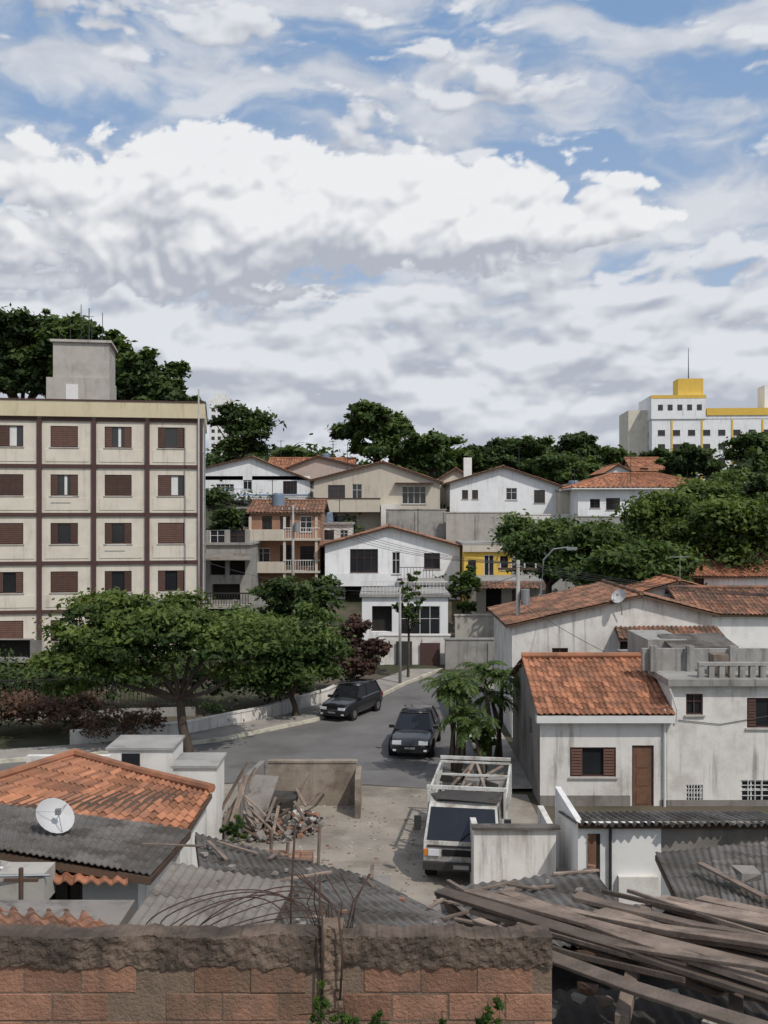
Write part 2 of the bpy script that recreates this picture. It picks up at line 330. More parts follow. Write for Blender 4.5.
for i,(px,pt,pb,hw,d,n) in enumerate([(655,488,585,66,64,300),(600,522,600,42,60,220),(700,480,555,50,72,220),(548,518,592,38,66,180),(738,500,572,40,60,200),(520,518,562,24,79,90),(765,520,580,40,66,150),(640,540,606,60,55,230)]):
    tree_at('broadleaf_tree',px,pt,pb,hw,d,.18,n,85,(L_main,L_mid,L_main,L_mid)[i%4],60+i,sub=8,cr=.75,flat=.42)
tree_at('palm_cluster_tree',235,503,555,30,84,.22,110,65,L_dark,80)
bl=[]
rb=random.Random(5)
for i in range(60):
    x=rb.uniform(-24,36); y=rb.uniform(68,112); bl.append((x,y,hz(x,y)+.6,rb.uniform(1,2.2),rb.uniform(1,2),rb.uniform(.8,1.4)))
for i in range(26):
    x=rb.uniform(-24,-9); y=rb.uniform(111,122); bl.append((x,y,hz(x,y)+1.0,rb.uniform(1.5,2.6),2,rb.uniform(1,1.8)))
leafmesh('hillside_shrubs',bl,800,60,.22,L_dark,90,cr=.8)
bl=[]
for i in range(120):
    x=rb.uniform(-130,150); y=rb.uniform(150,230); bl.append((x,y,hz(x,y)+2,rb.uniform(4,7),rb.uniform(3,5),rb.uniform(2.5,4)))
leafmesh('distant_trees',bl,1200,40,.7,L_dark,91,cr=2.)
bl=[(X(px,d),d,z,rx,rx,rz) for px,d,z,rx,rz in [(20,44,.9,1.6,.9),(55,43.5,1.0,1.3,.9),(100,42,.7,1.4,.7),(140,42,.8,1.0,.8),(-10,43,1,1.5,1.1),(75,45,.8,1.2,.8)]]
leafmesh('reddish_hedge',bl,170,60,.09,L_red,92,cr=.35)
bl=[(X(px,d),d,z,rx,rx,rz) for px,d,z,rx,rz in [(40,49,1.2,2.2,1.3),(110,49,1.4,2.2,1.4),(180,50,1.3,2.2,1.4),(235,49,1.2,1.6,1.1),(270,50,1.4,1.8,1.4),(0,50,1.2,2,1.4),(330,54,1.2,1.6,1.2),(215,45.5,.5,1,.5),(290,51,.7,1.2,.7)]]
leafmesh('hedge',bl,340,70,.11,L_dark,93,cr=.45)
def palm(name,base,hgt,nf,fl,seed,m=L_fresh,lw=.035,stems=1,spread=.0):
    rnd=random.Random(seed); g=G(name); t=g.part('trunk',M_bark,True); lf=g.part('fronds',m)
    for s_ in range(stems):
        b0=Vector(base)+Vector((rnd.uniform(-spread,spread),rnd.uniform(-spread,spread),0)); hh=hgt*rnd.uniform(.6,1.05)
        top=b0+Vector((rnd.uniform(-.3,.3)*hgt/3,rnd.uniform(-.2,.2)*hgt/3,hh)); t.tube([b0-Vector((0,0,.2)),b0.lerp(top,.5)+Vector((.08*hgt/3,0,0)),top],.03*hgt,7,.016*hgt)
        for k in range(nf):
            a=2*math.pi*k/nf+rnd.uniform(-.3,.3); el=rnd.uniform(.1,1.25); L=fl*rnd.uniform(.7,1.1); pts=[]; p=top.copy(); e=el
            for q in range(9):
                pts.append(p.copy()); p=p+Vector((math.cos(a)*math.cos(e),math.sin(a)*math.cos(e),math.sin(e)))*(L/8); e-=.24
            lf.tube(pts,.018*fl/1.5,4,.006*fl/1.5,rn=.8)
            for q in range(1,len(pts)-1):
                for w in (0,.5):
                    p0=pts[q].lerp(pts[q+1],w); d=(pts[q+1]-pts[q]).normalized(); sd=d.cross(Vector((0,0,1))).normalized()
                    ll=L*.33*(1-abs(q/8-.4)*1.1)
                    for sg in (-1,1):
                        tip=p0+sd*sg*ll*.8+d*ll*.45+Vector((0,0,-ll*.3*rnd.uniform(.3,1.4)))
                        wv=d*lw*2; lf.quad([p0-wv*.5,p0.lerp(tip,.5)+wv*.3-wv*.8,tip,p0.lerp(tip,.5)+wv*.9],r=rnd.random())
    g.done()
palm('palm_tree',(X(466,36),36,0),3.4,15,1.2,1,L_mid,stems=4,spread=.6)
palm('palm_tree',(X(488,38),38,0),4.0,14,1.25,2,L_mid,stems=3,spread=.6)
palm('palm_tree',(X(456,39),39,0),3.6,13,1.1,3,L_mid,stems=3,spread=.4)
tree_at('small_bush',485,725,765,14,36,.07,80,70,L_fresh,95,tr=.04)
# ------------------------------------------------------------------ facade tools
def window(g,M,x,z,w,hh,kind,rnd=random):
    fr={'sh':M_brown,'gb':M_brown,'gl':M_frw,'grill':M_frw,'door':M_brown,'dark':M_frw,'wsh':M_frw}[kind]; t=.05; fy0,fy1=.05,.10
    if kind=='dark':
        g.part('opening_shade',M_dark).quad([(x,.6,z),(x+w,.6,z),(x+w,.6,z+hh),(x,.6,z+hh)],M); return  # flat near-black panel, the unlit depth is painted as colour
    P=g.part('window_frames',fr)
    P.box(x,x+t,fy0,fy1,z,z+hh,M); P.box(x+w-t,x+w,fy0,fy1,z,z+hh,M); P.box(x+t,x+w-t,fy0,fy1,z,z+t,M); P.box(x+t,x+w-t,fy0,fy1,z+hh-t,z+hh,M)
    g.part('window_glass',M_glass).quad([(x,.12,z),(x+w,.12,z),(x+w,.12,z+hh),(x,.12,z+hh)],M)
    if kind=='sh':
        o=rnd.random(); D=g.part('shutters',M_shut); r=rnd.random()
        pan=[0,1,2,3] if o<.35 else ([0,3] if o<.8 else ([0,1] if o<.92 else [0,3]))
        for k in pan:
            xa=x+t+(w-2*t)*k/4; xb=x+t+(w-2*t)*(k+1)/4
            ns=9
            for s_ in range(ns):
                za=z+t+(hh-2*t)*s_/ns; D.box(xa+.02,xb-.02,.015 if k in(0,3) else .03,.06,za+.01,za+(hh-2*t)/ns-.012,M,r=r)
            D.box(xa,xa+.02,.01,.07,z+t,z+hh-t,M,r=r); D.box(xb-.02,xb,.01,.07,z+t,z+hh-t,M,r=r)
        if o>=.8: g.part('curtain',M_frw).box(x+w*.5,x+w*(.75 if o<.92 else .6),.105,.11,z+t,z+hh-t,M)
    elif kind=='door':
        D=g.part('door',M_doorw)
        D.box(x+t,x+w-t,.07,.11,z,z+hh-t,M); 
        for k in range(3): D.box(x+t+.1,x+w-t-.1,.055,.07,z+.15+k*(hh-.3)/3,z+(k+1)*(hh-.3)/3,M)
    else:
        n=2 if w<1.3 else 4
        for k in range(1,n): P.box(x+w*k/n-.02,x+w*k/n+.02,fy0,fy1,z+t,z+hh-t,M)
        P.box(x+t,x+w-t,fy0+.01,fy1-.01,z+hh*.62,z+hh*.62+.03,M)
        if kind=='grill':
            for k in range(1,6): P.box(x+w*k/6-.012,x+w*k/6+.012,.0,.02,z,z+hh,M)
            for k in range(1,5): P.box(x,x+w,.021,.035,z+hh*k/5-.012,z+hh*k/5+.012,M)
def facade(g,m,M,w,z0,z1,ops=(),part='walls'):
    mb=g.part(part,m); dp=.15
    xs=sorted({0,w}|{o[0] for o in ops}|{o[0]+o[2] for o in ops}); zs=sorted({z0,z1}|{o[1] for o in ops}|{o[1]+o[3] for o in ops})
    for i in range(len(xs)-1):
        for j in range(len(zs)-1):
            cx=(xs[i]+xs[i+1])/2; cz=(zs[j]+zs[j+1])/2
            if any(o[0]<cx<o[0]+o[2] and o[1]<cz<o[1]+o[3] for o in ops): continue
            mb.quad([(xs[i],0,zs[j]),(xs[i+1],0,zs[j]),(xs[i+1],0,zs[j+1]),(xs[i],0,zs[j+1])],M)
    for o in ops:
        x,z,ww,hh,k=o; e=.6 if k=='dark' else dp
        for q in ([(x,0,z),(x,e,z),(x,e,z+hh),(x,0,z+hh)],[(x+ww,0,z),(x+ww,0,z+hh),(x+ww,e,z+hh),(x+ww,e,z)],[(x,0,z),(x+ww,0,z),(x+ww,e,z),(x,e,z)],[(x,0,z+hh),(x,e,z+hh),(x+ww,e,z+hh),(x+ww,0,z+hh)]): mb.quad(q,M)
        window(g,M,x,z,ww,hh,k)
        if k not in('door','dark'): g.part('sills',M_concl).box(x-.06,x+ww+.06,-.06,.05,z-.06,z-.003,M)
def I(): return Matrix.Identity(4)
def ML(dep): return Matrix.Translation((0,dep,0))@Matrix.Rotation(-math.pi/2,4,'Z')
def MR(w): return Matrix.Translation((w,0,0))@Matrix.Rotation(math.pi/2,4,'Z')
def house(name,pxl,pxr,d,z0,roof,dep,m,rz=0.,ops=(),sops=(),rm=None,far=True,oh=.35,fas=None,base=None):
    x0=X(pxl,d); w=(pxr-pxl)*d/1000; zb=base if base is not None else min(hz(x0,d),hz(x0+w,d),z0)-.5
    g=G(name,(x0,d,0),rz); rm=rm or M_tile; fas=fas or M_wood
    O=[((a-pxl)*d/1000,Z(bq,d),(c-a)*d/1000,(bq-t)*d/1000,k) for a,t,c,bq,k in ops]
    kd=roof[0]
    if kd=='gable':
        _,pp,zp,zl,zr=roof; xp=(pp-pxl)*d/1000; zc=min(zl,zr)
        facade(g,m,I(),w,zb,zc,O)
        wl=g.part('walls',m); 
        for y in (0,dep): wl.quad([(0,y,zc),(w,y,zc),(w,y,zr),(xp,y,zp),(0,y,zl)] if zl>zc+.01 else [(0,y,zc),(w,y,zc),(w,y,zr+.0001),(xp,y,zp)])
        wl.quad([(0,dep,zb),(w,dep,zb),(w,dep,zc),(0,dep,zc)])
        facade(g,m,ML(dep),dep,zb,zl,sops); facade(g,m,MR(w),dep,zb,zr)
        sl=(zp-zl)/xp; sr=(zp-zr)/(w-xp); t=.06
        for (A,B,C,D) in (((-oh,dep+oh,zl-sl*oh+t),(-oh,-oh,zl-sl*oh+t),(xp,-oh,zp+t),(xp,dep+oh,zp+t)),((w+oh,-oh,zr-sr*oh+t),(w+oh,dep+oh,zr-sr*oh+t),(xp,dep+oh,zp+t),(xp,-oh,zp+t))):
            g.part('roof',rm).roof(A,B,C,D,'tile' if rm in(M_tile,M_tileold) else 'fib',far); g.part('roof_boards',fas).slab(A,B,C,D,-.14,-.05)
        g.part('ridge',rm).tube([(xp,-oh,zp+t+.04),(xp,dep+oh,zp+t+.04)],.1,8)
    elif kd=='ridge':
        _,ze,zr=roof; facade(g,m,I(),w,zb,ze,O); facade(g,m,MR(w),dep,zb,ze); facade(g,m,ML(dep),dep,zb,ze,sops)
        wl=g.part('walls',m)
        for x in (0,w): wl.quad([(x,0,ze),(x,dep,ze),(x,dep/2,zr)])
        wl.quad([(0,dep,zb),(w,dep,zb),(w,dep,ze),(0,dep,ze)])
        s_=(zr-ze)/(dep/2); t=.06; o2=oh
        for A,B,C,D in (((-o2,-oh,ze-s_*oh+t),(w+o2,-oh,ze-s_*oh+t),(w+o2,dep/2,zr+t),(-o2,dep/2,zr+t)),((w+o2,dep+oh,ze-s_*oh+t),(-o2,dep+oh,ze-s_*oh+t),(-o2,dep/2,zr+t),(w+o2,dep/2,zr+t))):
            g.part('roof',rm).roof(A,B,C,D,'tile' if rm in(M_tile,M_tileold) else 'fib',far); g.part('roof_boards',fas).slab(A,B,C,D,-.14,-.05)
        g.part('ridge',rm).tube([(-o2,dep/2,zr+t+.04),(w+o2,dep/2,zr+t+.04)],.1,8)
    elif kd=='hip':
        _,ze,zr=roof; facade(g,m,I(),w,zb,ze,O); facade(g,m,MR(w),dep,zb,ze); facade(g,m,ML(dep),dep,zb,ze,sops)
        q=dep/2; t=.06; e=ze+t
        a,b_,c,dd=(-oh,-oh,e),(w+oh,-oh,e),(w+oh,dep+oh,e),(-oh,dep+oh,e); r0,r1=(q,q,zr+t),(w-q,q,zr+t)
        for A,B,C,D in ((a,b_,r1,r0),(c,dd,r0,r1),(b_,c,r1,r1),(dd,a,r0,r0)):
            g.part('roof',rm).roof(A,B,C,D,'tile',far)
        g.part('eaves',M_frw).box(-oh,w+oh,-oh,dep+oh,ze-.12,ze+.0)
        for s0,e0 in ((a,r0),(b_,r1),(c,r1),(dd,r0),(r0,r1)): g.part('ridge',rm).tube([Vector(s0)+Vector((0,0,.05)),Vector(e0)+Vector((0,0,.05))],.11,6)
    else:
        zt=roof[1]; facade(g,m,I(),w,zb,zt,O); facade(g,m,MR(w),dep,zb,zt); facade(g,m,ML(dep),dep,zb,zt,sops)
        g.part('walls',m).quad([(0,dep,zb),(w,dep,zb),(w,dep,zt),(0,dep,zt)])
        g.part('roof_slab',M_conc).box(-.15,w+.15,-.2,dep+.15,zt+.002,zt+.18)
    return g,w
def clutter(g,w,zt,seed,tank=True):
    r=random.Random(seed); x=r.uniform(.2,.7)*w
    if tank:
        t=g.part('water_tank',mat('grey_blue_water_tank',(.16,.21,.28),rough=.5)); t.tube([(x,2.5,zt-.3),(x,2.5,zt+.75),(x,2.5,zt+.9)],.55,14,.42)
    a=g.part('tv_aerial',M_dmetal); x=r.uniform(.2,.8)*w; a.tube([(x,1.5,zt-.6),(x,1.5,zt+2.)],.03,4)
    for k in range(5): a.tube([(x-.35+k*.14,1.2,zt+1.9),(x-.35+k*.14,1.8,zt+1.9)],.015,3)
    a.tube([(x-.4,1.5,zt+1.9),(x+.4,1.5,zt+1.9)],.015,3)
# ------------------------------------------------------------------ apartment building
random.seed(21)
th=math.radians(9.5); bay=2.97; nb=9; Wd=bay*nb+.35
cr_=Vector((X(203,58),58,0)); org=cr_-Vector((math.cos(th),math.sin(th),0))*Wd
g=G('apartment_building',org,th)
fl=[1.36,4.11,6.86,9.61,12.36]
O=[]
for k in range(nb):
    xc=Wd-.35-bay*k-bay/2+.15-.12
    for z in fl: O.append((xc-.75,z+1.02,1.5,1.2,'sh'))
facade(g,M_cream,I(),Wd,1.3,15.1,O)
facade(g,M_cream,MR(Wd),11,1.3,15.1,[(2,z+.95,1.2,1.2,'gb') for z in fl]+[(6.5,z+.95,1.2,1.2,'gb') for z in fl])
facade(g,M_cream,ML(11),11,1.3,15.1); g.part('walls',M_cream).quad([(0,11,0),(Wd,11,0),(Wd,11,15.1),(0,11,15.1)])
B=g.part('frame_grid',M_brown)
for k in range(nb+1):
    x=Wd-.3-bay*k; B.box(x,x+.25,-.14,.0,-.5,15.0)
for z in fl+[15.02]:
    for k in range(nb): 
        x=Wd-.3-bay*(k+1)+.25; B.box(x,x+bay-.25,-.10,.0,z-.15,z+.05)
Pn=g.part('wall_panels',M_cream)
for k in range(nb):
    x=Wd-.3-bay*(k+1)+.27
    for z in fl:
        Pn.box(x+.16,x+bay-.27-.16,-.03,-.0,z+.2,z+.9)
P=g.part('parapet',M_paleyel); P.box(-.2,Wd+.12,-.25,11.2,15.1,16.0); g.part('roof_edge',M_brown).box(-.25,Wd+.17,-.3,11.25,16.0,16.08)
C=g.part('water_tank',M_concl); xt=Wd-(203-47)*.058; C.box(xt,xt+3.6,2,6,16.1,17.6); C.box(xt+.35,xt+3.55,2.2,5.8,17.6,19.7); C.box(xt+.2,xt+3.7,2.05,5.95,19.7,19.85)
for k in range(5): g.part('antenna',M_dmetal).tube([(xt+.6+k*.62,3,19.8),(xt+.6+k*.62,3,20.3+(k*7%5)*.45)],.02,4)
g.part('antenna',M_dmetal).tube([(xt+2,3,21.4),(xt+2.6,3,21.4)],.015); g.part('antenna',M_dmetal).tube([(xt+2.3,3,19.8),(xt+2.3,3,21.9)],.03)
g.part('tank_door',M_frw).box(xt+1.1,xt+1.8,1.96,2,16.2,17.2)
g.part('undercroft_shade_block',M_dark).box(0,Wd,.6,10.8,-.3,1.3)  # solid near-black box, darkness beneath the building put into its colour
g.part('downpipe',M_metal).tube([(Wd+.1,-.2,0),(Wd+.1,-.2,16)],.05)
for k,zi in ((1,2),(3,0),(0,1),(2,3)):
    xc=Wd-.35-bay*k-bay/2+.03; g.part('clothes_rack',M_frw).box(xc-.6,xc+.5,-.3,-.27,fl[zi]+.95,fl[zi]+.98)
g.done()
g=G('iron_fence'); F_=g.part('bars',M_dmetal)
for i in range(90):
    t=i/89; x=-26+17*t; y=45.5+2.2*t; F_.box(x-.015,x+.015,y-.015,y+.015,.4,1.9)
F_.beam((-26,45.5,1.85),(-9,47.7,1.85),.04,.04); F_.beam((-26,45.5,.6),(-9,47.7,.6),.04,.04); g.part('plinth',M_conc).beam((-26,45.5,.2),(-9,47.7,.2),.2,.4); g.done()
g,w=house('garage_shed',-60,42,52,0,('flat',1.9),4,M_greywall,ops=[(-50,640,-20,684,'dark'),(-10,640,30,684,'dark')]); g.done()
# ------------------------------------------------------------------ hill houses
g,w=house('white_house',205,310,100,9.9,('gable',252,15.2,14.1,12.9),9,M_whiteclean,ops=[(216,484,234,492,'gl'),(283,481,297,495,'gb'),(243,476,252,490,'gl'),(215,498,232,512,'gb'),(250,499,262,512,'gb'),(283,501,297,512,'gl')],rm=M_tileold)
g.part('blue_trim',M_blue).box(0,w,-.05,-.003,11.35,11.5); g.part('balcony',M_whiteclean).box(-.6,4.6,-1.6,-.06,10.9,11.05)
for k in range(14): g.part('balcony_rail',M_blue).box(-.6+k*.4,-.56+k*.4,-1.6,-1.56,11.05,11.95)
g.part('balcony_rail',M_blue).box(-.6,4.64,-1.6,-1.55,11.95,12.0); clutter(g,w,15,1,False)
g.done()
g,w=house('beige_terrace_house',238,316,93,6,('flat',10.0),5,M_beige,ops=[(250,514,262,526,'gb'),(272,514,284,532,'gl'),(294,514,306,526,'gb')])
for k in range(30): g.part('terrace_rail',M_dmetal).box(k*.24,k*.24+.03,-.1,-.07,10.18,11.0)
g.part('terrace_rail',M_dmetal).box(0,w,-.12,-.06,11.0,11.05); g.done()
g,w=house('tiled_roof_house',268,352,114,9,('ridge',14.4,16.0),9,M_pink,ops=[(280,475,290,485,'gb'),(320,474,332,486,'gb')]); clutter(g,w,15.6,2); g.done()
g,w=house('tiled_roof_house',288,372,106,9,('gable',318,15.6,14.4,14.2),8,M_pink,rm=M_tileold); clutter(g,w,15.4,3,False); g.done()
g,w=house('beige_house',314,440,94,7,('gable',383,14.4,12.75,12.55),10,M_beige,ops=[(402,486,426,504,'gl'),(328,485,345,500,'gb'),(352,484,362,500,'gl'),(334,516,356,531,'gb'),(385,512,398,530,'gb')],rm=M_tileold)
g.part('balcony',M_beige).box(-.4,6.2,-1.8,-.003,9.7,10.9); g.part('balcony_cap',M_brown).box(-.45,6.25,-1.85,-.003,10.9,11.0)
g.part('awning',M_brown).box(7.6,11.2,-.7,-.06,12.35,12.45); g.part('stair_wall',M_oldwhite).box(6.3,8.0,-1.2,-.003,6.5,10.4); clutter(g,w,14.2,4,False)
g.done()
g,w=house('grey_house',317,352,87,5,('flat',8.6),5,M_oldwhite,ops=[(324,530,334,540,'gb'),(340,530,348,540,'gl')]); clutter(g,w,8.8,14); g.done()
g,w=house('white_house',450,560,98,9.7,('gable',503,14.15,12.6,12.25),9,M_whiteclean,ops=[(462,490,468,499,'gb'),(472,490,478,499,'gb'),(534,490,545,503,'gb'),(506,488,517,500,'gl')],rm=M_tileold,oh=.5); 
g.part('chimney',M_white).box(1.6,2.4,3,3.8,13,15.2); clutter(g,w,14.2,5,False)
g.done()
g,w=house('white_house',325,460,80,2.7,('gable',390,8.5,7.1,6.95),9,M_whiteclean,ops=[(350,549,378,573,'gb'),(424,553,440,569,'gb'),(392,552,400,574,'gl'),(345,582,380,600,'dark')],rm=M_tileold,oh=.45)
Bq=g.part('balcony',M_whiteclean); Bq.box(.2,5.0,-1.8,-.003,3.9,4.05); Bq.box(.2,.35,-1.75,-1.6,-1,3.9); Bq.box(4.8,4.95,-1.75,-1.6,-1,3.9); Bq.box(.2,5,-1.8,-1.7,4.05,4.85)
g.part('balcony',M_brown).box(5.8,8.6,-1.0,-.003,4.3,4.4)
for k in range(12): g.part('balcony_rail',M_dmetal).box(5.8+k*.25,5.83+k*.25,-1.0,-.97,4.4,5.3)
g.part('balcony_rail',M_dmetal).box(5.8,8.6,-1.0,-.96,5.3,5.35); clutter(g,w,8,6,False)
g.done()
g,w=house('orange_house',250,320,82,3.3,('ridge',9.7,10.6),8,M_orange,ops=[(262,516,272,530,'gb'),(280,516,290,530,'gb'),(300,516,312,532,'gl'),(256,548,270,562,'gl'),(280,545,292,565,'gb'),(300,546,314,566,'gb')],rm=M_tileold)
for z in (4.8,7.4):
    g.part('balcony',M_beige).box(-.1,w+.1,-1.6,-.003,z,z+.15); g.part('balcony',M_beige).box(-.1,w*.5,-1.6,-1.5,z+.15,z+.9)
    for k in range(14): g.part('balcony_rail',M_frw).box(w*.5+k*.2,w*.5+.03+k*.2,-1.6,-1.57,z+.15,z+1.0)
    g.part('balcony_rail',M_frw).box(w*.5,w+.1,-1.6,-1.55,z+1.0,z+1.05)
for x in (.1,w/2,w-.3): g.part('columns',M_beige).box(x,x+.2,-1.5,-1.3,1,9.3)
clutter(g,w,10.4,7); g.done()
g,w=house('concrete_frame_house',206,250,76,1,('flat',7.2),7,M_conc,ops=[(210,530,225,545,'gl'),(230,530,245,545,'gb'),(210,556,225,575,'dark'),(229,556,245,575,'dark'),(212,584,240,600,'dark')])
g.part('veranda',M_dmetal).box(-.2,3.6,-1.6,-1.5,3.6,3.7)
for k in range(20): g.part('veranda',M_dmetal).box(-.2+k*.2,-.16+k*.2,-1.6,-1.56,2.7,3.6)
g.part('veranda_slab',M_concl).box(-.2,3.6,-1.6,-.003,2.5,2.7); g.part('awning_sheet',M_fibl).slab((-.3,-1.8,6.1),(3.6,-1.8,6.1),(3.6,-.01,6.5),(-.3,-.01,6.5),0,.05); clutter(g,w,7.4,8); g.done()
g,w=house('yellow_house',464,512,78,2.5,('flat',7.1),7,M_yellow,ops=[(484,555,494,576,'gl'),(468,560,476,576,'gb'),(500,556,508,570,'gb')]); g.part('parapet',M_beige).box(-.1,w+.1,-.25,-.1,6.6,7.1); g.done()
g,w=house('beige_garage_house',476,542,72,1,('flat',4.6),7,M_beige,ops=[(486,588,502,612,'dark'),(512,590,530,612,'door')],rm=M_tileold)
g.part('terrace_tiles',M_tileold).roof((-.2,-1.2,4.3),(w+.2,-1.2,4.3),(w+.2,-.22,4.7),(-.2,-.22,4.7),'tile',True); g.done()
g,w=house('white_garage_house',362,448,66,0,('flat',4.1),6,M_whiteclean,ops=[(372,606,392,632,'dark'),(400,606,440,640,'gl')])
for k in range(24): g.part('roof_rail',M_frw).box(k*.235,k*.235+.03,-.1,-.07,4.3,5.1)
g.part('roof_rail',M_frw).box(0,w,-.12,-.06,5.1,5.15); g.done()
g,w=house('small_white_house',405,445,74,1,('flat',4.3),5,M_whiteclean,ops=[(415,584,428,596,'gb')]); g.done()
g,w=house('hip_roof_house',578,712,92,9.2,('hip',11.9,13.3),8,M_whiteclean,ops=[(590,499,600,508,'gb'),(606,498,620,510,'gb'),(640,499,650,508,'gb'),(670,499,682,508,'gl')],oh=.7); clutter(g,w,13,9,False); g.done()
g,w=house('red_roof_house',634,664,118,10,('ridge',14.6,16.2),7,M_orange,ops=[(640,468,648,474,'gb')]); g.done()
g,w=house('red_roof_house',606,632,112,10,('gable',618,15.0,14.2,14.2),7,M_white); g.done()
g,w=house('small_beige_house',560,598,96,8,('flat',11.7),6,M_beige,ops=[(570,496,580,506,'gb')]); clutter(g,w,11.9,10); g.done()
g,w=house('cream_house',440,472,104,9,('gable',456,14.2,13.2,13.2),7,M_cream,ops=[(446,482,452,490,'gb')],rm=M_tileold); g.done()
def rwall(name,pxl,pxr,pyt,d,zb,m,th_=.3,cap=True):
    b=MB(); b.box(X(pxl,d),X(pxr,d),d,d+th_,zb,Z(pyt,d)); 
    if cap: b.box(X(pxl,d)-.05,X(pxr,d)+.05,d-.05,d+th_+.05,Z(pyt,d)+.002,Z(pyt,d)+.1)
    n=int((pxr-pxl)*d/1000/2.6)
    for k in range(n+1):
        x=X(pxl,d)+.01+k*2.6; b.box(x,x+.25,d-.08,d-.002,zb,Z(pyt,d)-.15)
    return single(name,b,m)
rwall('retaining_wall',386,446,510,90,4,M_conc); rwall('retaining_wall',446,512,513,89,4,M_concl); rwall('retaining_wall',505,592,515,95,6,M_oldwhite)
rwall('retaining_wall',512,575,545,78,1,M_conc); rwall('garden_wall',380,450,636,62,0,M_oldwhite); rwall('retaining_wall',250,330,592,74,0,M_conc)
rwall('retaining_wall',575,720,517,88,4,M_conc); rwall('garden_wall',445,520,640,61,0,M_conc); rwall('retaining_wall',455,545,616,68,0,M_concl)
g=G('metal_gate'); g.part('leaf',M_dmetal).box(X(396,61.9),X(412,61.9),61.85,61.9,.1,1.7); g.part('leaf',M_brown).box(X(420,61.9),X(440,61.9),61.85,61.9,.1,1.6); g.done()
d=210; g=G('yellow_white_apartment_tower',(X(652,d),d,0),math.radians(-4)); wq=30; O=[]
for r_ in range(7):
    for k in range(9): O.append((1.2+k*3.1,7.0+2.95*r_+1.0,1.5,1.2,'gb'))
facade(g,M_whiteclean,I(),wq,5,29.2,O); facade(g,M_whiteclean,ML(14),14,5,29.2,[(3,8+2.95*r_,1.2,1.2,'gb') for r_ in range(7)]+[(9,8+2.95*r_,1.2,1.2,'gb') for r_ in range(7)])
facade(g,M_whiteclean,MR(wq),14,5,29.2)
g.part('roof_band',M_whiteclean).box(-.2,11,-.25,14.2,29.2,34.2); Y=g.part('yellow_trim',M_yellow)
Y.box(11.2,wq+.2,-.3,14.2,29.9,31.4); Y.box(5.6,10.8,1,6,34.2,37.8); Y.box(-.3,11.1,-.3,-.26,33.5,34.2)
g.part('walls',M_whiteclean).box(11.0,wq+.1,-.1,14,29.2,29.9)
for k in range(4): Y.box(3.9+k*6.2,4.25+k*6.2,-.12,-.0,6,29)
for k in range(5): g.part('penthouse_windows',M_glass).box(1.2+k*2,2.2+k*2,-.3,-.27,31,32.2)
g.part('mast',M_dmetal).tube([(8.2,3,37.5),(8.2,3,44.5)],.12,6,.05); g.part('tank',M_whiteclean).box(24,28,3,8,31.4,36.5)
g.part('side_block',M_cream).box(-4.2,-.05,4,16,5,31.5)
g.done()
d=420; g=G('distant_tower_block',(X(209,d),d,0)); O=[(1+k*2.6,25+3*r_,1.4,1.4,'gb') for k in range(3) for r_ in range(10)]
facade(g,M_white,I(),8.8,10,57.5,O); facade(g,M_beige,MR(8.8),8,10,57.5); g.part('walls',M_white).box(2,6.5,1,6,57.5,59.6); g.done()
# ------------------------------------------------------------------ right mid houses
g,w=house('white_gable_house',512,712,43,0,('gable',640,Z(595,43),Z(624,43),Z(613,43)),7,M_oldwhite,ops=[(552,648,568,662,'gb'),(620,640,642,655,'gb'),(655,640,668,652,'gl')],far=False,oh=.3,rm=M_tileold)
g.part('lean_to_tiles',M_tileold).roof((X(612,43)-X(512,43),-1.3,Z(638,42)),(w+.2,-1.3,Z(638,42)),(w+.2,-.02,Z(626,43)),(X(615,43)-X(512,43),-.02,Z(626,43)),'tile')
g.part('lean_to_board',M_wood).slab((4.3,-1.3,Z(638,42)),(w+.2,-1.3,Z(638,42)),(w+.2,-.02,Z(626,43)),(4.4,-.02,Z(626,43)),-.12,-.05)
g.done()
g,w=house('tiled_gable_house',620,800,50,0,('gable',678,Z(581,50),Z(598,50),Z(612,50)),8,M_white,far=False,oh=.3,rm=M_tile); g.done()
g,w=house('tiled_gable_house',668,840,58,0,('ridge',Z(575,58),Z(556,61)),7,M_whiteclean,far=False,ops=[(690,578,704,590,'gb')]); g.done()
g,w=house('tiled_gable_house',690,860,47,0,('ridge',Z(612,47),Z(590,49)),5,M_white,far=False,rm=M_tileold); g.done()
def dish(name,base,top,r,aim,m=None):
    g=G(name); m=m or mat('dish_grey_enamel',(.5,.5,.5),rough=.5,dirt=.3,dcol=(.3,.28,.25),dscale=3); top=Vector(top); aim=Vector(aim).normalized(); q=aim.to_track_quat('Z','Y').to_matrix()
    mb=g.part('reflector',m,True); rings=6; seg=20; b0=len(mb.v)
    for i in range(rings+1):
        rr=r*i/rings
        for j in range(seg):
            a=2*math.pi*j/seg; p=Vector((rr*math.cos(a),rr*math.sin(a),(rr*rr)/(r*2.4))); mb.v.append(tuple(top+q@p))
    for i in range(rings):
        for j in range(seg): mb.f.append((b0+i*seg+j,b0+i*seg+(j+1)%seg,b0+(i+1)*seg+(j+1)%seg,b0+(i+1)*seg+j)); mb.r.append(.5)
    p=g.part('mount',M_metal); p.tube([base,top-aim*.06],.025,6); f=top+aim*r*.75
    for a in (0.5,2.6,4.7): p.tube([top+q@Vector((r*.95*math.cos(a),r*.95*math.sin(a),r*.38)),f],.008,4)
    p.box(f.x-.04,f.x+.04,f.y-.04,f.y+.04,f.z-.05,f.z+.05); g.done()
dish('satellite_dish',(X(622,42.8),42.8,Z(615,42.8)),(X(619,42.8),42.6,Z(597,42.8)),.33,(-.6,-.6,.5))
dish('satellite_dish',(X(58,17),17,Z(845,17)),(X(52,17),17,Z(820,17)),.34,(.6,-.5,.75))
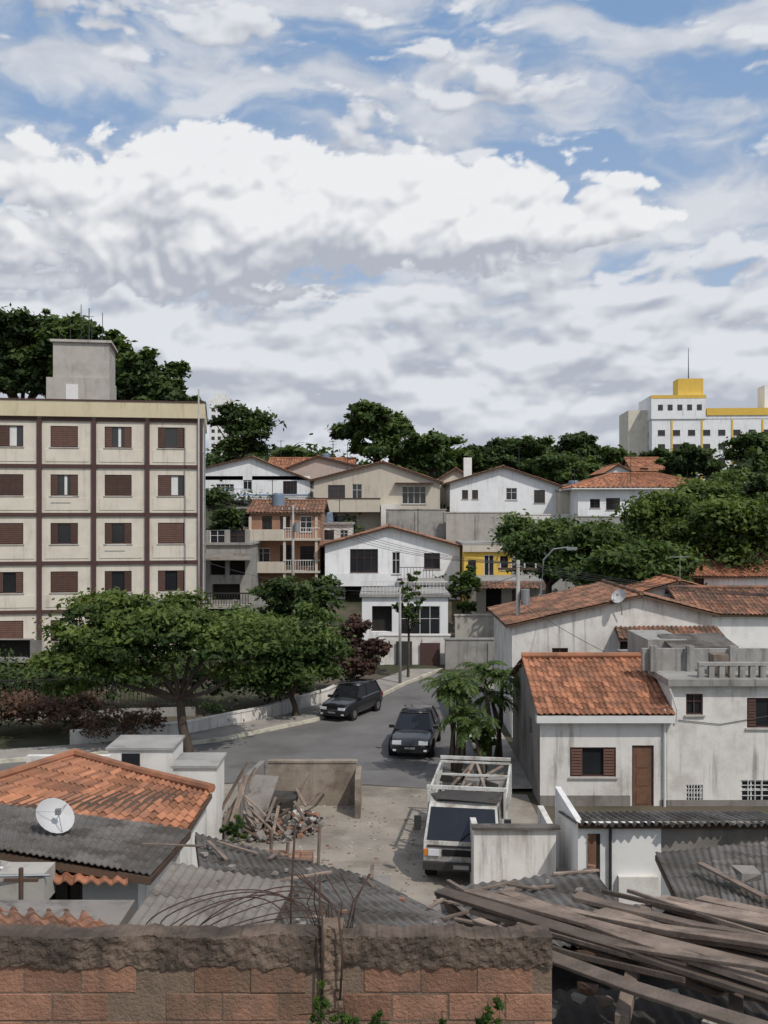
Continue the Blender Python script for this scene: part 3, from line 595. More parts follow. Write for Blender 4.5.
# ------------------------------------------------------------------ main right house, d=33
d=33; x0=X(540,d); g=G('old_white_house',(x0,d,0))
fx=lambda p:(p-540)*.033
zz=lambda p:Z(p,33)
wt=fx(830)
facade(g,M_oldwhite,I(),fx(672),-.4,zz(712)-.1,[(fx(570),zz(777),fx(616)-fx(570),.98,'sh'),(fx(632),zz(809),.72,2.1,'door')])
M2=Matrix.Translation((fx(672),0,0))
g_=[(fx(686)-fx(672),zz(715),.56,.7,'gb'),(fx(747)-fx(672),zz(728),1.1,1.0,'sh'),(fx(686)-fx(672),zz(806),.56,.7,'grill'),(fx(741)-fx(672),zz(806),1.4,.85,'grill')]
facade(g,M_oldwhite,M2,wt-fx(672),-.4,zz(685),g_)
facade(g,M_greywall,ML(7),7,-.4,zz(712)-.1,[(4.6,1.9,.6,.6,'dark')],part='side_wall'); sw=g.part('side_wall',M_greywall); sw.quad([(0,0,zz(712)-.1),(0,7,zz(712)-.1),(0,3.3,4.3)])  # side wall in a darker grey material than the front
g.part('walls',M_oldwhite).quad([(fx(672),0,zz(712)-.1),(fx(672),7,zz(712)-.1),(fx(672),7,4.0),(fx(672),0,4.0)])
R=g.part('roof',M_tile); e=zz(712); 
R.roof((-.15,-.35,e),(fx(672)+.02,-.35,e),(fx(672)+.02,3.3,4.42),(-.15,3.3,4.42),'tile'); R.roof((fx(672)+.02,7.3,e),(-.15,7.3,e),(-.15,3.3,4.42),(fx(672)+.02,3.3,4.42),'tile')
g.part('fascia',M_frw).box(-.15,fx(672)+.02,-.33,-.02,e-.3,e-.06)
g.part('roof_boards',M_wood).slab((-.12,-.3,e),(fx(672),-.3,e),(fx(672),3.3,4.4),(-.12,3.3,4.4),-.13,-.05)
g.part('ridge',M_tile).tube([(-.15,3.3,4.5),(fx(672),3.3,4.5)],.11,8)
C=g.part('roof_terrace',M_conc)
C.box(fx(666),wt,-.25,7,zz(685)+.002,zz(685)+.22); C.box(fx(655),wt,1.6,1.8,zz(685)+.22,zz(662)+.22)
for k in range(14): C.box(fx(700)+k*.34,fx(700)+k*.34+.18,.1,.3,zz(685)+.22,zz(685)+.62)
C.box(fx(700),wt,.08,.32,zz(685)+.62,zz(685)+.72)
for x in (fx(662),fx(700),fx(745)): C.box(x,x+.25,1.4,1.598,zz(685)+.22,zz(655)+.1)
C.box(fx(672),fx(715),3,6,4.2,5.1); g.part('roof_junk',M_plank).box(fx(720),fx(735),.6,1.2,4.2,4.9); g.part('roof_junk',M_fib).slab((fx(690),2,4.9),(fx(760),2,4.95),(fx(760),4,5.2),(fx(690),4,5.15),0,.04)
P=g.part('pipes',M_frw); P.tube([(fx(664),-.08,3.2),(fx(664),-.08,0)],.04); P.tube([(fx(668),-.2,3.9),(fx(676),-.12,3.2),(fx(676),-.08,2.8)],.03)
g.part('pipes',M_dmetal).tube([(fx(630),-.03,3.0),(fx(720),-.03,2.7),(fx(790),-.03,3.1)],.012,4)
g.part('plinth_patch',M_greywall).box(.0,fx(630),-.03,-.003,-.3,.35); g.part('plinth_patch',M_greywall).box(fx(660),wt,-.025,-.003,-.3,.2)
o=g.done()
g=G('corrugated_shed'); R=g.part('roof',M_fib)
A=(X(576,24),24,Z(824,24)); C_=(0,0,Z(812,26.5)); nw=30
for i in range(nw*6):
    f=lambda i,y0,z0:(X(576,24)+(X(800,24)-X(576,24))*i/(nw*6),y0,z0+.045*math.sin(2*math.pi*i/6))
    of=.12*((i//18)*5%3)/2
    R.quad([f(i,24-of,A[2]),f(i+1,24-of,A[2]),(f(i+1,26.5,C_[2])),(f(i,26.5,C_[2]))],r=((i//18)*37%10)/10)
g.part('roof_beam',M_wood).box(X(580,24),X(800,24),24.15,24.25,A[2]-.16,A[2]-.05)
g.part('walls',M_white).box(X(580,24),X(664,24),24.25,24.4,-.2,A[2]-.06); g.part('walls',M_white).box(X(580,24),X(580,24)+.15,24.4,27.5,-.2,A[2]-.06)
g.part('walls',M_greywall).box(X(664,24)+.003,X(800,24),24.27,24.42,-.2,A[2]-.06)
g.part('door',M_doorw).box(X(590,24),X(598,24),24.2,24.248,0,1.9); g.part('door_gap',M_dark).box(X(598,24)+.002,X(602,24),24.21,24.248,0,1.9); g.part('drain_pipe',M_dmetal).tube([(X(612,24),24.18,2.1),(X(612,24),24.18,0)],.04)
g.part('lower_patch',M_oldwhite).box(X(620,24),X(660,24),24.1,24.248,0,.9)
g.done()
g=G('white_yard_wall'); wl=g.part('walls',M_oldwhite); wl.box(X(474,25),X(556,25),25,25.15,-.1,Z(829,25)); wl.box(X(474,25),X(474,25)+.15,25.152,26.2,-.1,Z(832,25)); wl.box(X(556,25)-.15,X(556,25),25.152,27,-.1,Z(829,25))
g.part('coping',M_fib).box(X(472,25),X(560,25),24.9,25.25,Z(829,25)+.002,Z(829,25)+.06); g.done()
g=G('grey_roof_shed'); A,B_,C_,D_=W(692,930,14.5),W(830,945,14),W(830,836,21.5),W(655,852,20)
R=g.part('roof',M_fib); R.roof(A,B_,C_,D_,'fib'); g.part('roof_boards',M_wood).slab(A,B_,C_,D_,-.16,-.06)
g.part('walls',M_white).quad([(A.x+.1,A.y+.1,0),(D_.x+.1,D_.y-.1,0),(D_.x+.1,D_.y-.1,D_.z-.15),(A.x+.1,A.y+.1,A.z-.15)])
g.part('walls',M_white).quad([(A.x+.1,A.y+.1,0),(B_.x,B_.y+.1,0),(B_.x,B_.y+.1,B_.z-.15),(A.x+.1,A.y+.1,A.z-.15)])
g.part('roof_junk',M_plank).beam(W(700,870,18)+Vector((0,0,.12)),W(765,905,16)+Vector((0,0,.12)),.12,.04); g.part('roof_junk',M_greywall).lump(Matrix.Translation(W(748,880,17)+Vector((0,0,.1))),.25,.2,.08,random)
g.done()
# ------------------------------------------------------------------ near left houses
g=G('clay_tiled_house')
R=g.part('roof',M_tile); E0=Vector((-10.2,20.9,3.42)); E1=Vector((-3.85,19.3,3.48)); R1=W(212,791,20.9); R0=W(75,755,24.2); Q0=W(-70,790,24.5)
R.roof(E0,E1,R1,R0,'tile'); g.part('roof_boards',M_wood).slab(E0,E1,R1,R0,-.15,-.06); g.part('ridge',M_tile).tube([R0+Vector((0,0,.06)),R0.lerp(R1,.5)+Vector((0,0,.03)),R1+Vector((0,0,.06))],.1,8)
R.roof(E0,E0+Vector((.01,0,0)),R0,Q0,'tile'); R.quad([E0,R0,Q0]); g.part('ridge',M_tile).tube([R0+Vector((0,0,.06)),E0+Vector((0,0,.1))],.1,8)
wl=g.part('walls',M_oldwhite)
wl.quad([(-9.9,21.1,0),(-4.0,19.6,0),(-4.0,19.6,3.3),(-9.9,21.1,3.3)]); wl.quad([(-4.0,19.6,0),(-3.75,21.2,0),(-3.75,21.2,3.6),(-4.0,19.6,3.3)]); wl.quad([(-3.75,21.2,0),(-7.4,24.4,0),(-7.4,24.4,3.6),(-3.75,21.2,3.6)]); g.done()
g=G('grey_annex'); wl=g.part('walls',M_oldwhite)
for a,b_,t,d,dp in ((108,172,750,29,1.6),(173,216,768,27,1.4)):
    wl.box(X(a,d),X(b_,d),d,d+dp,0,Z(t,d)); g.part('caps',M_conc).box(X(a,d)-.06,X(b_,d)+.06,d-.06,d+dp+.06,Z(t,d)+.002,Z(t,d)+.07)
wl.box(X(20,28),X(108,28)-.1,28.5,28.7,0,Z(756,28.5)); g.part('opening',M_glass).box(X(122,29),X(140,29),28.98,28.997,2.2,2.7); g.done()
g=G('grey_roof_house'); R=g.part('roof',M_fib)
A,B_,C_,D_=W(-60,838,15.6),W(152,874,15.2),W(192,829,18.2),W(-60,796,19.2)
R.roof(A,B_,C_,D_,'fib'); g.part('roof_boards',M_wood).slab(A,B_,C_,D_,-.17,-.06)
wl=g.part('walls',M_white); xa,xb=X(-60,15.9),X(138,15.9); O=[(X(48,15.9)-xa,3.4,.55,.55,'gb')]
facade(g,M_white,Matrix.Translation((xa,15.9,0)),xb-xa,.3,Z(872,15.2)-.2,O); facade(g,M_oldwhite,Matrix.Translation((xb,15.9,0))@Matrix.Rotation(math.pi/2,4,'Z'),2.5,.3,3.9)
g.part('small_eave_tiles',M_tile).roof(W(48,882,15),W(128,884,15),W(126,872,15.6),W(52,870,15.6),'tile')
g.part('water_box',M_concl).box(X(-4,14.6),X(44,14.6),14.6,15.1,Z(905,14.6),Z(874,14.6)); g.part('rails',M_metal).tube([W(0,868,14.9),W(48,868,15.1)],.03); g.part('rails',M_metal).tube([W(0,876,14.5),W(50,875,14.6)],.02); g.done()
g=G('clay_tiled_shed'); A,B_,C_,D_=W(-60,930,10.8),W(112,933,10.8),W(92,910,12.2),W(-60,900,12.2)
g.part('roof',M_tileold).roof(A,B_,C_,D_,'tile'); g.part('roof_boards',M_wood).slab(A,B_,C_,D_,-.15,-.06); g.part('walls',M_greywall).box(X(-60,11),X(108,11),11,12.2,2,Z(933,11)-.1); g.done()
g=G('utility_post'); g.part('post',M_wood).tube([(X(21,12.5),12.5,2),(X(21,12.5),12.5,Z(868,12.5))],.03); g.part('arm',M_wood).beam((X(4,12.5),12.5,Z(880,12.5)),(X(38,12.5),12.5,Z(880,12.5)),.04,.04); g.done()
g=G('fibre_cement_roof_house')
def fr(A,B,C,D,m): g.part('roof',m).roof(A,B,C,D,'fib'); g.part('roof_boards',M_wood).slab(A,B,C,D,-.14,-.05)
fr(W(210,945,9.8),W(505,948,9.8),W(372,878,13.4),W(195,832,15.4),M_fib)
fr(W(118,938,9.6),W(262,945,9.5),W(295,884,12.2),W(172,862,13.0),M_fibl)
fr(W(500,945,9.8),W(650,945,9.8),W(592,868,14),W(436,890,13),M_fib)
fr(W(640,950,9.4),W(760,950,9.4),W(700,905,12),W(600,905,12),M_fib)
wl=g.part('walls',M_greywall); wl.box(-2.4,3.4,9.9,12.5,1,4.8); wl.box(-2.6,.1,12.5,14.6,.5,4.4)
rr=random.Random(31); rd=g.part('roof_debris',M_plank)
def onroof(A,B,C,D,u,v): return (A*(1-u)+B*u)*(1-v)+(D*(1-u)+C*u)*v
RA=(W(210,945,9.8),W(505,948,9.8),W(372,878,13.4),W(195,832,15.4)); RC=(W(500,945,9.8),W(650,945,9.8),W(592,868,14),W(436,890,13))
for i in range(60):
    Q=RA if rr.random()<.6 else RC; p=onroof(*Q,rr.random(),rr.random())+Vector((0,0,.04)); a=rr.random()*3.14
    if rr.random()<.3: L_=rr.uniform(.2,.9); rd.beam(p,p+Vector((math.cos(a)*L_,math.sin(a)*L_,.0)),.05,.02,r=rr.random())
    else: s_=rr.uniform(.015,.045); g.part('roof_grit',M_greywall if rr.random()<.7 else M_brick).lump(Matrix.Translation(p)@Matrix.Rotation(a,4,'Z'),s_*1.4,s_,s_*.6,rr)
g.done()
# ------------------------------------------------------------------ yard clutter
b=MB(); b.box(X(268,33),X(356,33),33,33.2,-.1,1.42); b.box(X(356,33)+.002,X(356,33)+.18,31.6,33.3,-.1,1.25); b.box(X(268,33)-.03,X(356,33)+.05,32.97,33.23,1.422,1.49); single('stained_low_wall',b,mat('brown_stained_render',(.30,.25,.20),var=.3,streak=.9,dirt=.8,dcol=(.11,.085,.065),dscale=1.0,bump=.6,bscale=12))
b=MB(); b.beam((X(238,30),30.5,.7),(X(262,33),33.2,.7),.18,1.5); b.box(X(238,30)-.1,X(238,30)+.15,28,30.4,0,1.2); single('grey_yard_wall',b,M_greywall)
g=G('rubble_pile'); rr=random.Random(9); M_scrap=mat('dark_scrap',(.06,.055,.05),var=.5,rnd=.8)
for i in range(480):
    a=rr.random()*6.28; q=rr.random()**.6; x=X(272,31)+math.cos(a)*q*1.6; y=31.0+math.sin(a)*q*1.8; z=.55*(1-q)*rr.uniform(.5,1)+.03; s_=rr.uniform(.02,.13)*(1 if rr.random()<.93 else 1.8)
    M=Matrix.Translation((x,y,z))@Matrix.Rotation(rr.random()*6,4,'Z')@Matrix.Rotation(rr.uniform(-.8,.8),4,'X')
    t=rr.random(); g.part(*(('clay_fragments',M_brick) if t<.2 else (('plaster_lumps',M_concl) if t<.32 else (('cement_lumps',M_greywall) if t<.66 else (('scrap',M_scrap) if t<.97 else ('white_lumps',M_oldwhite)))))).lump(M,s_,s_*.8,s_*.45,rr,r=rr.random())
for i in range(30):
    x=X(rr.uniform(236,312),30); y=rr.uniform(29.2,32.4); a=rr.random()*3.14; L=rr.uniform(.5,1.5); z=rr.uniform(.1,.6)
    g.part('boards',M_plank).beam((x,y,z),(x+math.cos(a)*L,y+math.sin(a)*L,z+rr.uniform(0,.7)),.09,.03,r=rr.random())
g.part('tarpaulin',M_scrap).lump(Matrix.Translation((X(270,31.5),31.5,.5)),.9,.5,.3,rr); g.part('panel',M_greywall).beam((X(245,30),30,.2),(X(262,31),31.5,1.4),1.0,.04); g.done()
b=MB()
for px,d in ((318,27),(286,25.5),(270,26.5)): b.tube([(X(px,d),d,0),(X(px,d)+.05,d,1.3)],.05,6)
for px0,py0,px1,py1,d in ((215,820,248,762,28),(222,824,256,768,28),(232,822,246,775,27.6)): b.beam(W(px0,py0,d),W(px1,py1,d+.4),.16,.04,r=rr.random())
single('wooden_posts',b,M_plank)
g=G('brick_stack')
for i in range(5):
    for j in range(3): 
        for k in range(4): g.part('blocks',M_brick).box(X(250,25)+i*.31,X(250,25)+i*.31+.29,25+k*.2,25.18+k*.2,.4+j*.2,.59+j*.2,r=rr.random())
g.part('steps',M_concl).box(X(240,25)-.2,X(312,25),24.6,26.2,0,.4); g.part('steps',M_brick).box(X(252,25),X(300,25),24.3,24.58,0,.9)
g.done()
g=G('yard_gravel')
for i in range(420):
    x=rr.uniform(-5,1.4); y=rr.uniform(25,35); s_=rr.uniform(.01,.045); g.part('stones',(M_concl,M_greywall,M_brick)[i%3]).lump(Matrix.Translation((x,y,.01))@Matrix.Rotation(rr.random()*6,4,'Z'),s_*1.3,s_,s_*.6,rr,r=rr.random())
g.done()
tree_at('small_bush',235,815,850,15,23.5,.05,30,60,L_mid,97,tr=.02)
# ------------------------------------------------------------------ vehicles
def car(name,loc,yaw,scale=1.0,suv=0.):
    g=G(name,loc,yaw); g.e.scale=(scale,)*3
    body=g.part('body',M_carp,True); w=.86
    st=[(2.14,.30,.44,.52,.62),(2.08,.24,.52,.64,.82),(1.75,.2,.6,.78,.95),(1.2,.2,.62,.86,.99),(.8,.2,.64,.91,1.),(-.2,.2,.65,.92,1.),(-1.2,.2,.66,.94,1.),(-1.7,.2,.66,.95,.98),(-2.05,.26,.62,.9,.93),(-2.14,.34,.55,.8,.8)]
    n=0; ring=[]
    for x,zb,zs,zt,k in st:
        zt+=suv*.08; half=[(0,zb),(w*k*.85,zb),(w*k,zb+.13),(w*k*1.01,zs),(w*k*.95,zt-.05),(w*k*.8,zt),(0,zt+.03)]
        full=half+[(-a,b_) for a,b_ in half[-2:0:-1]]; ring.append([len(body.v)+i for i in range(len(full))])
        body.v+= [(x,a,b_) for a,b_ in full]
    m=len(ring[0])
    for i in range(len(ring)-1):
        for j in range(m): body.f.append((ring[i][j],ring[i][(j+1)%m],ring[i+1][(j+1)%m],ring[i+1][j])); body.r.append(.5)
    body.f.append(tuple(ring[0][::-1])); body.f.append(tuple(ring[-1])); body.r+=[.5,.5]
    zr=1.42+suv*.12; zb=.9; xf0,xf1,xr1,xr0=.95,.25,-1.15-suv*.4,-1.75-suv*.2
    a=[(xf0,.72,zb),(xf0,-.72,zb),(xr0,-.72,zb),(xr0,.72,zb)]; c=[(xf1,.56,zr),(xf1,-.56,zr),(xr1,-.56,zr),(xr1,.56,zr)]
    gl=g.part('windows',M_glass)
    for i in range(4): gl.quad([a[i],a[(i+1)%4],c[(i+1)%4],c[i]])
    rf=g.part('roof_panel',M_carp,True); rf.box(xr1-.05,xf1+.05,-.57,.57,zr-.03,zr+.02); rf.box(xr1+.1,xf1-.1,-.48,.48,zr+.021,zr+.045)
    pl=g.part('pillars',M_carp)
    for i in range(4): pl.beam(a[i],c[i],.07,.06)
    for sg in (1,-1):
        pl.beam((-.35,.725*sg,zb),(-.4,.565*sg,zr),.08,.05,(0,1,0))
        for x in (1.35,-1.3):
            g.part('tyres',M_tyre).tube([(x,sg*.66,.31),(x,sg*.875,.31)],.31,20); g.part('hubs',M_hub).tube([(x,sg*.8,.31),(x,sg*.885,.31)],.19,12)
            g.part('arches',M_tyre).tube([(x,sg*.6,.33),(x,sg*.868,.33)],.36,20)
        g.part('headlamps',M_lamp).box(1.98,2.13,sg*.5-.17,sg*.5+.17,.58,.7); g.part('tail_lamps',M_red).box(-2.13,-2.04,sg*.66-.1,sg*.66+.1,.66,.86)
        g.part('mirrors',M_carp).box(.72,.86,sg*.86-.1,sg*.86+.1,.93,1.05); g.part('fog_lamps',M_lamp).box(2.1,2.155,sg*.58-.06,sg*.58+.06,.34,.4)
    g.part('grille',M_tyre).box(2.08,2.165,-.4,.4,.5,.58); g.part('grille',M_tyre).box(2.1,2.16,-.5,.5,.28,.4); g.part('grille_bar',M_hub).box(2.165,2.175,-.34,.34,.56,.575); g.part('number_plate',M_metal).box(2.165,2.18,-.2,.2,.42,.5); g.part('number_plate',M_metal).box(-2.17,-2.15,-.2,.2,.6,.7)
    o=g.done(); md=o['body'].modifiers.new('s','SUBSURF'); md.levels=2; md.render_levels=2
    return g
car('parked_car',(X(416,41),41.2,.012),math.radians(-98),1.04)
car('parked_car',(X(352,48),48,.012),math.radians(-116),.93,1.)
g=G('flatbed_truck',(X(472,28)-.05,28.5,.02),math.radians(-99)); T=M_truckw; g.e.scale=(1,1,.95)
def tb(n,m,*a): g.part(n,m).box(*a)
tb('chassis',M_dmetal,-2.9,2.4,-.45,.45,.45,.7)
cb=g.part('cab',T)
prof=[(1.0,.5),(2.55,.45),(2.6,.75),(2.55,1.15),(2.12,1.98),(1.98,2.08),(1.35,2.08),(1.0,1.98)]
for sg in (1,-1):
    cb.quad([(x,sg*(.99 if z<1.2 else .99-(z-1.2)*.12),z) for x,z in (prof if sg>0 else prof[::-1])])
for i in range(len(prof)):
    (xa,za),(xb_,zb_)=prof[i],prof[(i+1)%len(prof)]
    ya=.99 if za<1.2 else .99-(za-1.2)*.12; yb=.99 if zb_<1.2 else .99-(zb_-1.2)*.12
    cb.quad([(xa,ya,za),(xa,-ya,za),(xb_,-yb,zb_),(xb_,yb,zb_)])
def lp(t,o=.012):
    x=2.55+(2.12-2.55)*t; z=1.15+.83*t; return x+o,z+o*.5
x1,z1=lp(.03); x2,z2=lp(.98); g.part('windscreen',M_glass).quad([(x1,.91,z1),(x1,-.91,z1),(x2,-.84,z2),(x2,.84,z2)])
for sg in (1,-1):
    g.part('side_windows',M_glass).quad([(1.2,sg*1.0,1.25),(2.35,sg*1.0,1.25),(2.05,sg*.93,1.9),(1.2,sg*.93,1.9)])
    g.part('headlamps',M_lamp).box(2.58,2.64,sg*.72-.14,sg*.72+.14,.78,.95); g.part('indicators',mat('amber_lens',(.6,.2,.02),rough=.2)).box(2.58,2.63,sg*.92-.05,sg*.92+.05,.78,.95)
    g.part('mirrors',M_dmetal).box(2.25,2.33,sg*1.18-.09,sg*1.18+.09,1.35,1.75); g.part('mirrors',M_dmetal).beam((2.3,sg*.98,1.6),(2.3,sg*1.18,1.6),.03,.03)
    g.part('wipers',M_tyre).beam((2.57,sg*.15+.1,1.18),(2.38,sg*.15+.55,1.55),.02,.02)
    for x in (1.9,-1.7): g.part('tyres',M_tyre).tube([(x,sg*.72,.4),(x,sg*1.0,.4)],.4,20); g.part('hubs',M_hub).tube([(x,sg*.9,.4),(x,sg*1.01,.4)],.2,10)
    tb('bed_rails',T,-2.95,.8,sg*1.08-.03,sg*1.08+.03,1.25,1.32); tb('bed_rails',T,-2.95,.8,sg*1.08-.03,sg*1.08+.03,.95,1.15)
    for k in range(8): tb('bed_posts',T,-2.95+k*.52,-2.89+k*.52,sg*1.08-.05,sg*1.08+.05,.9,1.9 if k%2==0 else 1.3)
    tb('bed_top_rail',T,-2.95,.85,sg*1.08-.03,sg*1.08+.03,1.85,1.92)
tb('grille',M_tyre,2.585,2.62,-.5,.5,.78,.95); tb('bumper',M_dmetal,2.6,2.72,-1.0,1.0,.42,.62); tb('number_plate',M_metal,2.72,2.73,-.2,.2,.47,.58)
tb('front_badge_strip',M_dmetal,2.585,2.6,-.9,.9,1.0,1.06)
tb('bed',M_plank,-2.95,.85,-1.05,1.05,.8,.92)
tb('rear_frame',T,-2.98,-2.9,-1.1,1.1,2.0,2.1); tb('headboard_top',T,.82,.9,-1.1,1.1,2.1,2.2); tb('headboard_base',T,.82,.9,-1.1,1.1,.92,1.3)
for k in range(6): tb('headboard_bars',T,.83,.89,-1.08+k*.42,-1.02+k*.42,1.3,2.1)
for k in range(3): tb('rack_bars',T,-2.8+k*1.5,-2.74+k*1.5,-1.08,1.08,1.925,1.98)
rt=random.Random(3)
for k in range(36):
    s_=rt.uniform(.15,.42); g.part('cargo',(M_scrap,M_dark,M_greywall,M_scrap)[k%4]).lump(Matrix.Translation((rt.uniform(-2.6,.4),rt.uniform(-.75,.75),.95+rt.uniform(.1,.75)))@Matrix.Rotation(rt.random()*3,4,'Z'),s_,s_*.8,s_*.6,rt,r=rt.random())
for k in range(8): g.part('cargo_poles',M_plank).beam((-2.8,rt.uniform(-.9,.9),1.6+rt.random()*.4),(.7,rt.uniform(-.9,.9),1.5+rt.random()*.4),.08,.05,r=rt.random())
g.part('roof_tarpaulin',M_scrap).lump(Matrix.Translation((1.62,0,2.13)),.5,.95,.05,random.Random(1))
o=g.done(); 
for n in('cab',): md=o[n].modifiers.new('b','BEVEL'); md.width=.04; md.segments=2
# ------------------------------------------------------------------ poles, lamp, lines
def pole(name,x,y,z0,z1,arms=True,lamp=False,r=.13):
    g=G(name); g.part('pole',M_polec,True).tube([(x,y,z0-.3),(x,y,z1)],r,10,r*.65)
    if arms:
        g.part('crossarm',M_wood).beam((x-.9,y,z1-.4),(x+.9,y,z1-.4),.1,.1)
        for k in (-.8,-.3,.3,.8): g.part('insulators',M_frw).tube([(x+k,y,z1-.35),(x+k,y,z1-.15)],.04,6)
        g.part('transformer',M_metal).tube([(x+.3,y-.2,z1-2),(x+.3,y-.2,z1-1.3)],.2,10)
    g.done()
pole('utility_pole',X(518,45),45,0,Z(560,45)); pole('utility_pole',X(400,56),56,0,Z(588,56),False,r=.1); pole('utility_pole',X(293,74),74,0,Z(505,74)); pole('utility_pole',X(197,56),56.5,0,Z(388,56),False,r=.07)
g=G('street_lamp'); q=X(541,58); g.part('pole',M_metal).tube([(q,58,0),(q,58,Z(590,58)),(q+.15,58,Z(560,58)),(q+.7,57.8,Z(549,58)),(q+1.5,57.6,Z(547,58))],.07,8,.04); g.part('lamp_head',M_metal).box(q+1.4,q+2.0,57.5,57.75,Z(548,58)-.08,Z(548,58)+.06); g.part('lens',M_lamp).box(q+1.45,q+1.95,57.53,57.72,Z(548,58)-.12,Z(548,58)-.081); g.done()
b=MB()
def wire(p0,p1,sag,r=.012):
    p0=Vector(p0); p1=Vector(p1); b.tube([p0.lerp(p1,t/14)-Vector((0,0,sag*4*(t/14)*(1-t/14))) for t in range(15)],r,4)
for k in (-.8,-.3,.3,.8):
    wire((X(518,45)+k,45,Z(560,45)-.15),(X(293,74)+k,74,Z(505,74)-.15),.9); wire((X(518,45)+k,45,Z(560,45)-.15),(19+k,30,7.2),.6)
wire((X(400,56),56,Z(592,56)),(X(518,45),45,Z(575,45)),.4); wire((X(400,56),56,Z(592,56)),(X(197,56),56.5,Z(560,56)),.5)
wire((X(518,45),45,Z(600,45)),(X(690,33),33.0,3.9),.3)
single('power_lines',b,M_dmetal)
g=G('tv_antenna'); x,y,z=X(680,50),50,Z(575,50); A_=g.part('mast',M_metal); A_.tube([(x,y,z-1.2),(x,y,z+1.0)],.02,5); A_.tube([(x-.5,y,z+.9),(x+.5,y,z+.9)],.012,4)
for k in range(7): A_.tube([(x-.45+k*.15,y-.25,z+.9),(x-.45+k*.15,y+.25,z+.9)],.008,4)
g.done()
# ------------------------------------------------------------------ foreground block wall
g=G('clay_block_wall'); d=6.8; zt=Z(936,d); bw,bh=.385,.19; rr=random.Random(2); core=g.part('mortar',M_mort); core.box(-3.6,X(552,d),d+.004,d+.16,3.1,zt-.1)
row=0; z=zt-.2-bh
while z>5.0:
    x=-3.6-(bw/2 if row%2 else 0)
    while x<X(552,d):
        x1_=min(x+bw-.012,X(552,d)); x0_=max(x,-3.6)
        if x1_-x0_>.05 and not (X(322,d)-.02<(x0_+x1_)/2<X(342,d)+.02): 
            j=rr.uniform(-.008,.005); t1=rr.uniform(-.004,.004); g.part('blocks',M_brick).box(x0_,x1_,d+j,d+.17+j,z+.006+t1,z+bh-.006+t1,r=rr.random())
        x+=bw
    z-=bh; row+=1
def rough(mbx,xa,xb,dd,zb_,zt_,n,rows_,amp,seed,edge=1.):
    b0=len(mbx.v)
    for i in range(n+1):
        x=xa+(xb-xa)*i/n; top=zt_+edge*(.03*mn.noise(Vector((x*2.1,3,seed)))+.018*mn.noise(Vector((x*11,3,seed)))+.01*mn.noise(Vector((x*37,3,seed)))); bot=zb_+edge*(.035*mn.noise(Vector((x*3,9,seed)))+.025*mn.noise(Vector((x*13,7,seed))))
        for j in range(rows_):
            z=bot+(top-bot)*j/(rows_-1); y=dd+amp*(.014*mn.noise(Vector((x*6,z*9,seed)))+.012*mn.noise(Vector((x*22,z*22,seed)))+.007*mn.noise(Vector((x*60,z*60,seed)))); mbx.v.append((x,y,z))
        mbx.v.append((x,dd+.04,top+.004)); mbx.v.append((x,dd+.22,top-.01+.02*mn.noise(Vector((x*5,1,8))))); mbx.v.append((x,dd+.22,bot))
    K=rows_+3
    for i in range(n):
        for j in range(K-1): a=b0+i*K+j; mbx.f.append((a,a+K,a+K+1,a+1)); mbx.r.append(.5)
rough(g.part('rendered_band',M_capm),-3.6,X(552,d),d-.018,zt-.21,zt,420,14,1.,1)
rough(g.part('mortar_column',M_mort),X(322,d),X(343,d),d-.03,5.0,zt+.06,16,90,1.6,4,.5)
o=g.done()
for n_ in ('blocks',):
    md=o[n_].modifiers.new('b','BEVEL'); md.width=.006; md.segments=2
g=G('rebar_coil'); rb_=g.part('bars',M_rust,True)
for px,t,bt,dd in ((290,825,960,7.0),(322,905,1000,6.72),(340,910,1000,6.72),(318,880,960,6.95)): rb_.tube([W(px,bt,dd),W(px+rr.uniform(-3,3),(t+bt)/2,dd),W(px+rr.uniform(-6,6),t,dd)],.008,5)
for k in range(9):
    cx=X(250+rr.uniform(-30,30),7.4); cz=Z(935,7.4); rx=rr.uniform(.35,.72); rz_=rr.uniform(.22,.42); y=7.3+k*.06; ph=rr.uniform(-.3,.3)
    rb_.tube([(cx+rx*math.cos(a),y+.15*math.sin(a*2),cz-.12+rz_*math.sin(a)+ph*.2*math.cos(a)) for a in np.linspace(-.2,3.3,22)],.005,4)
for k in range(9):
    x=X(335,6.9)+rr.uniform(-.12,.15); rb_.tube([(x,6.95,zt-.1),(x+rr.uniform(-.1,.1),7,zt+.15),(x+rr.uniform(-.25,.25),7,zt+.35)],.005,4)
g.done()
g=G('timber_plank_pile'); rr=random.Random(12); P=g.part('planks',M_plank)
L=[((440,893,9.6),(770,985,6.9),.15),((470,895,9.6),(800,975,7.0),.18),((505,897,9.5),(800,1000,6.6),.13),((540,905,9.3),(830,960,7.2),.2),((580,903,9.4),(850,955,7.4),.22),((630,886,9.6),(850,958,7.2),.08),((515,938,8.4),(800,1040,5.9),.15),((520,925,8.7),(720,972,7.2),.1),((600,915,9.0),(860,990,6.8),.2),((640,925,8.6),(860,975,6.9),.18),((560,925,8.6),(830,1015,6.3),.16),((500,910,9.0),(690,965,7.4),.09),((660,900,9.2),(880,940,7.7),.16),((480,905,9.2),(640,935,8.2),.07),((700,895,9.6),(880,930,8.0),.14)]
for i in range(24):
    px=rr.uniform(470,680); k=(px-470)/210; py=898+rr.uniform(0,34)-k*6; dx=rr.uniform(120,330); L.append(((px,py,9.5-(py-895)*.022),(px+dx,py+dx*rr.uniform(.14,.38),9.5-(py-895)*.022-dx*.0075),rr.uniform(.04,.15)))
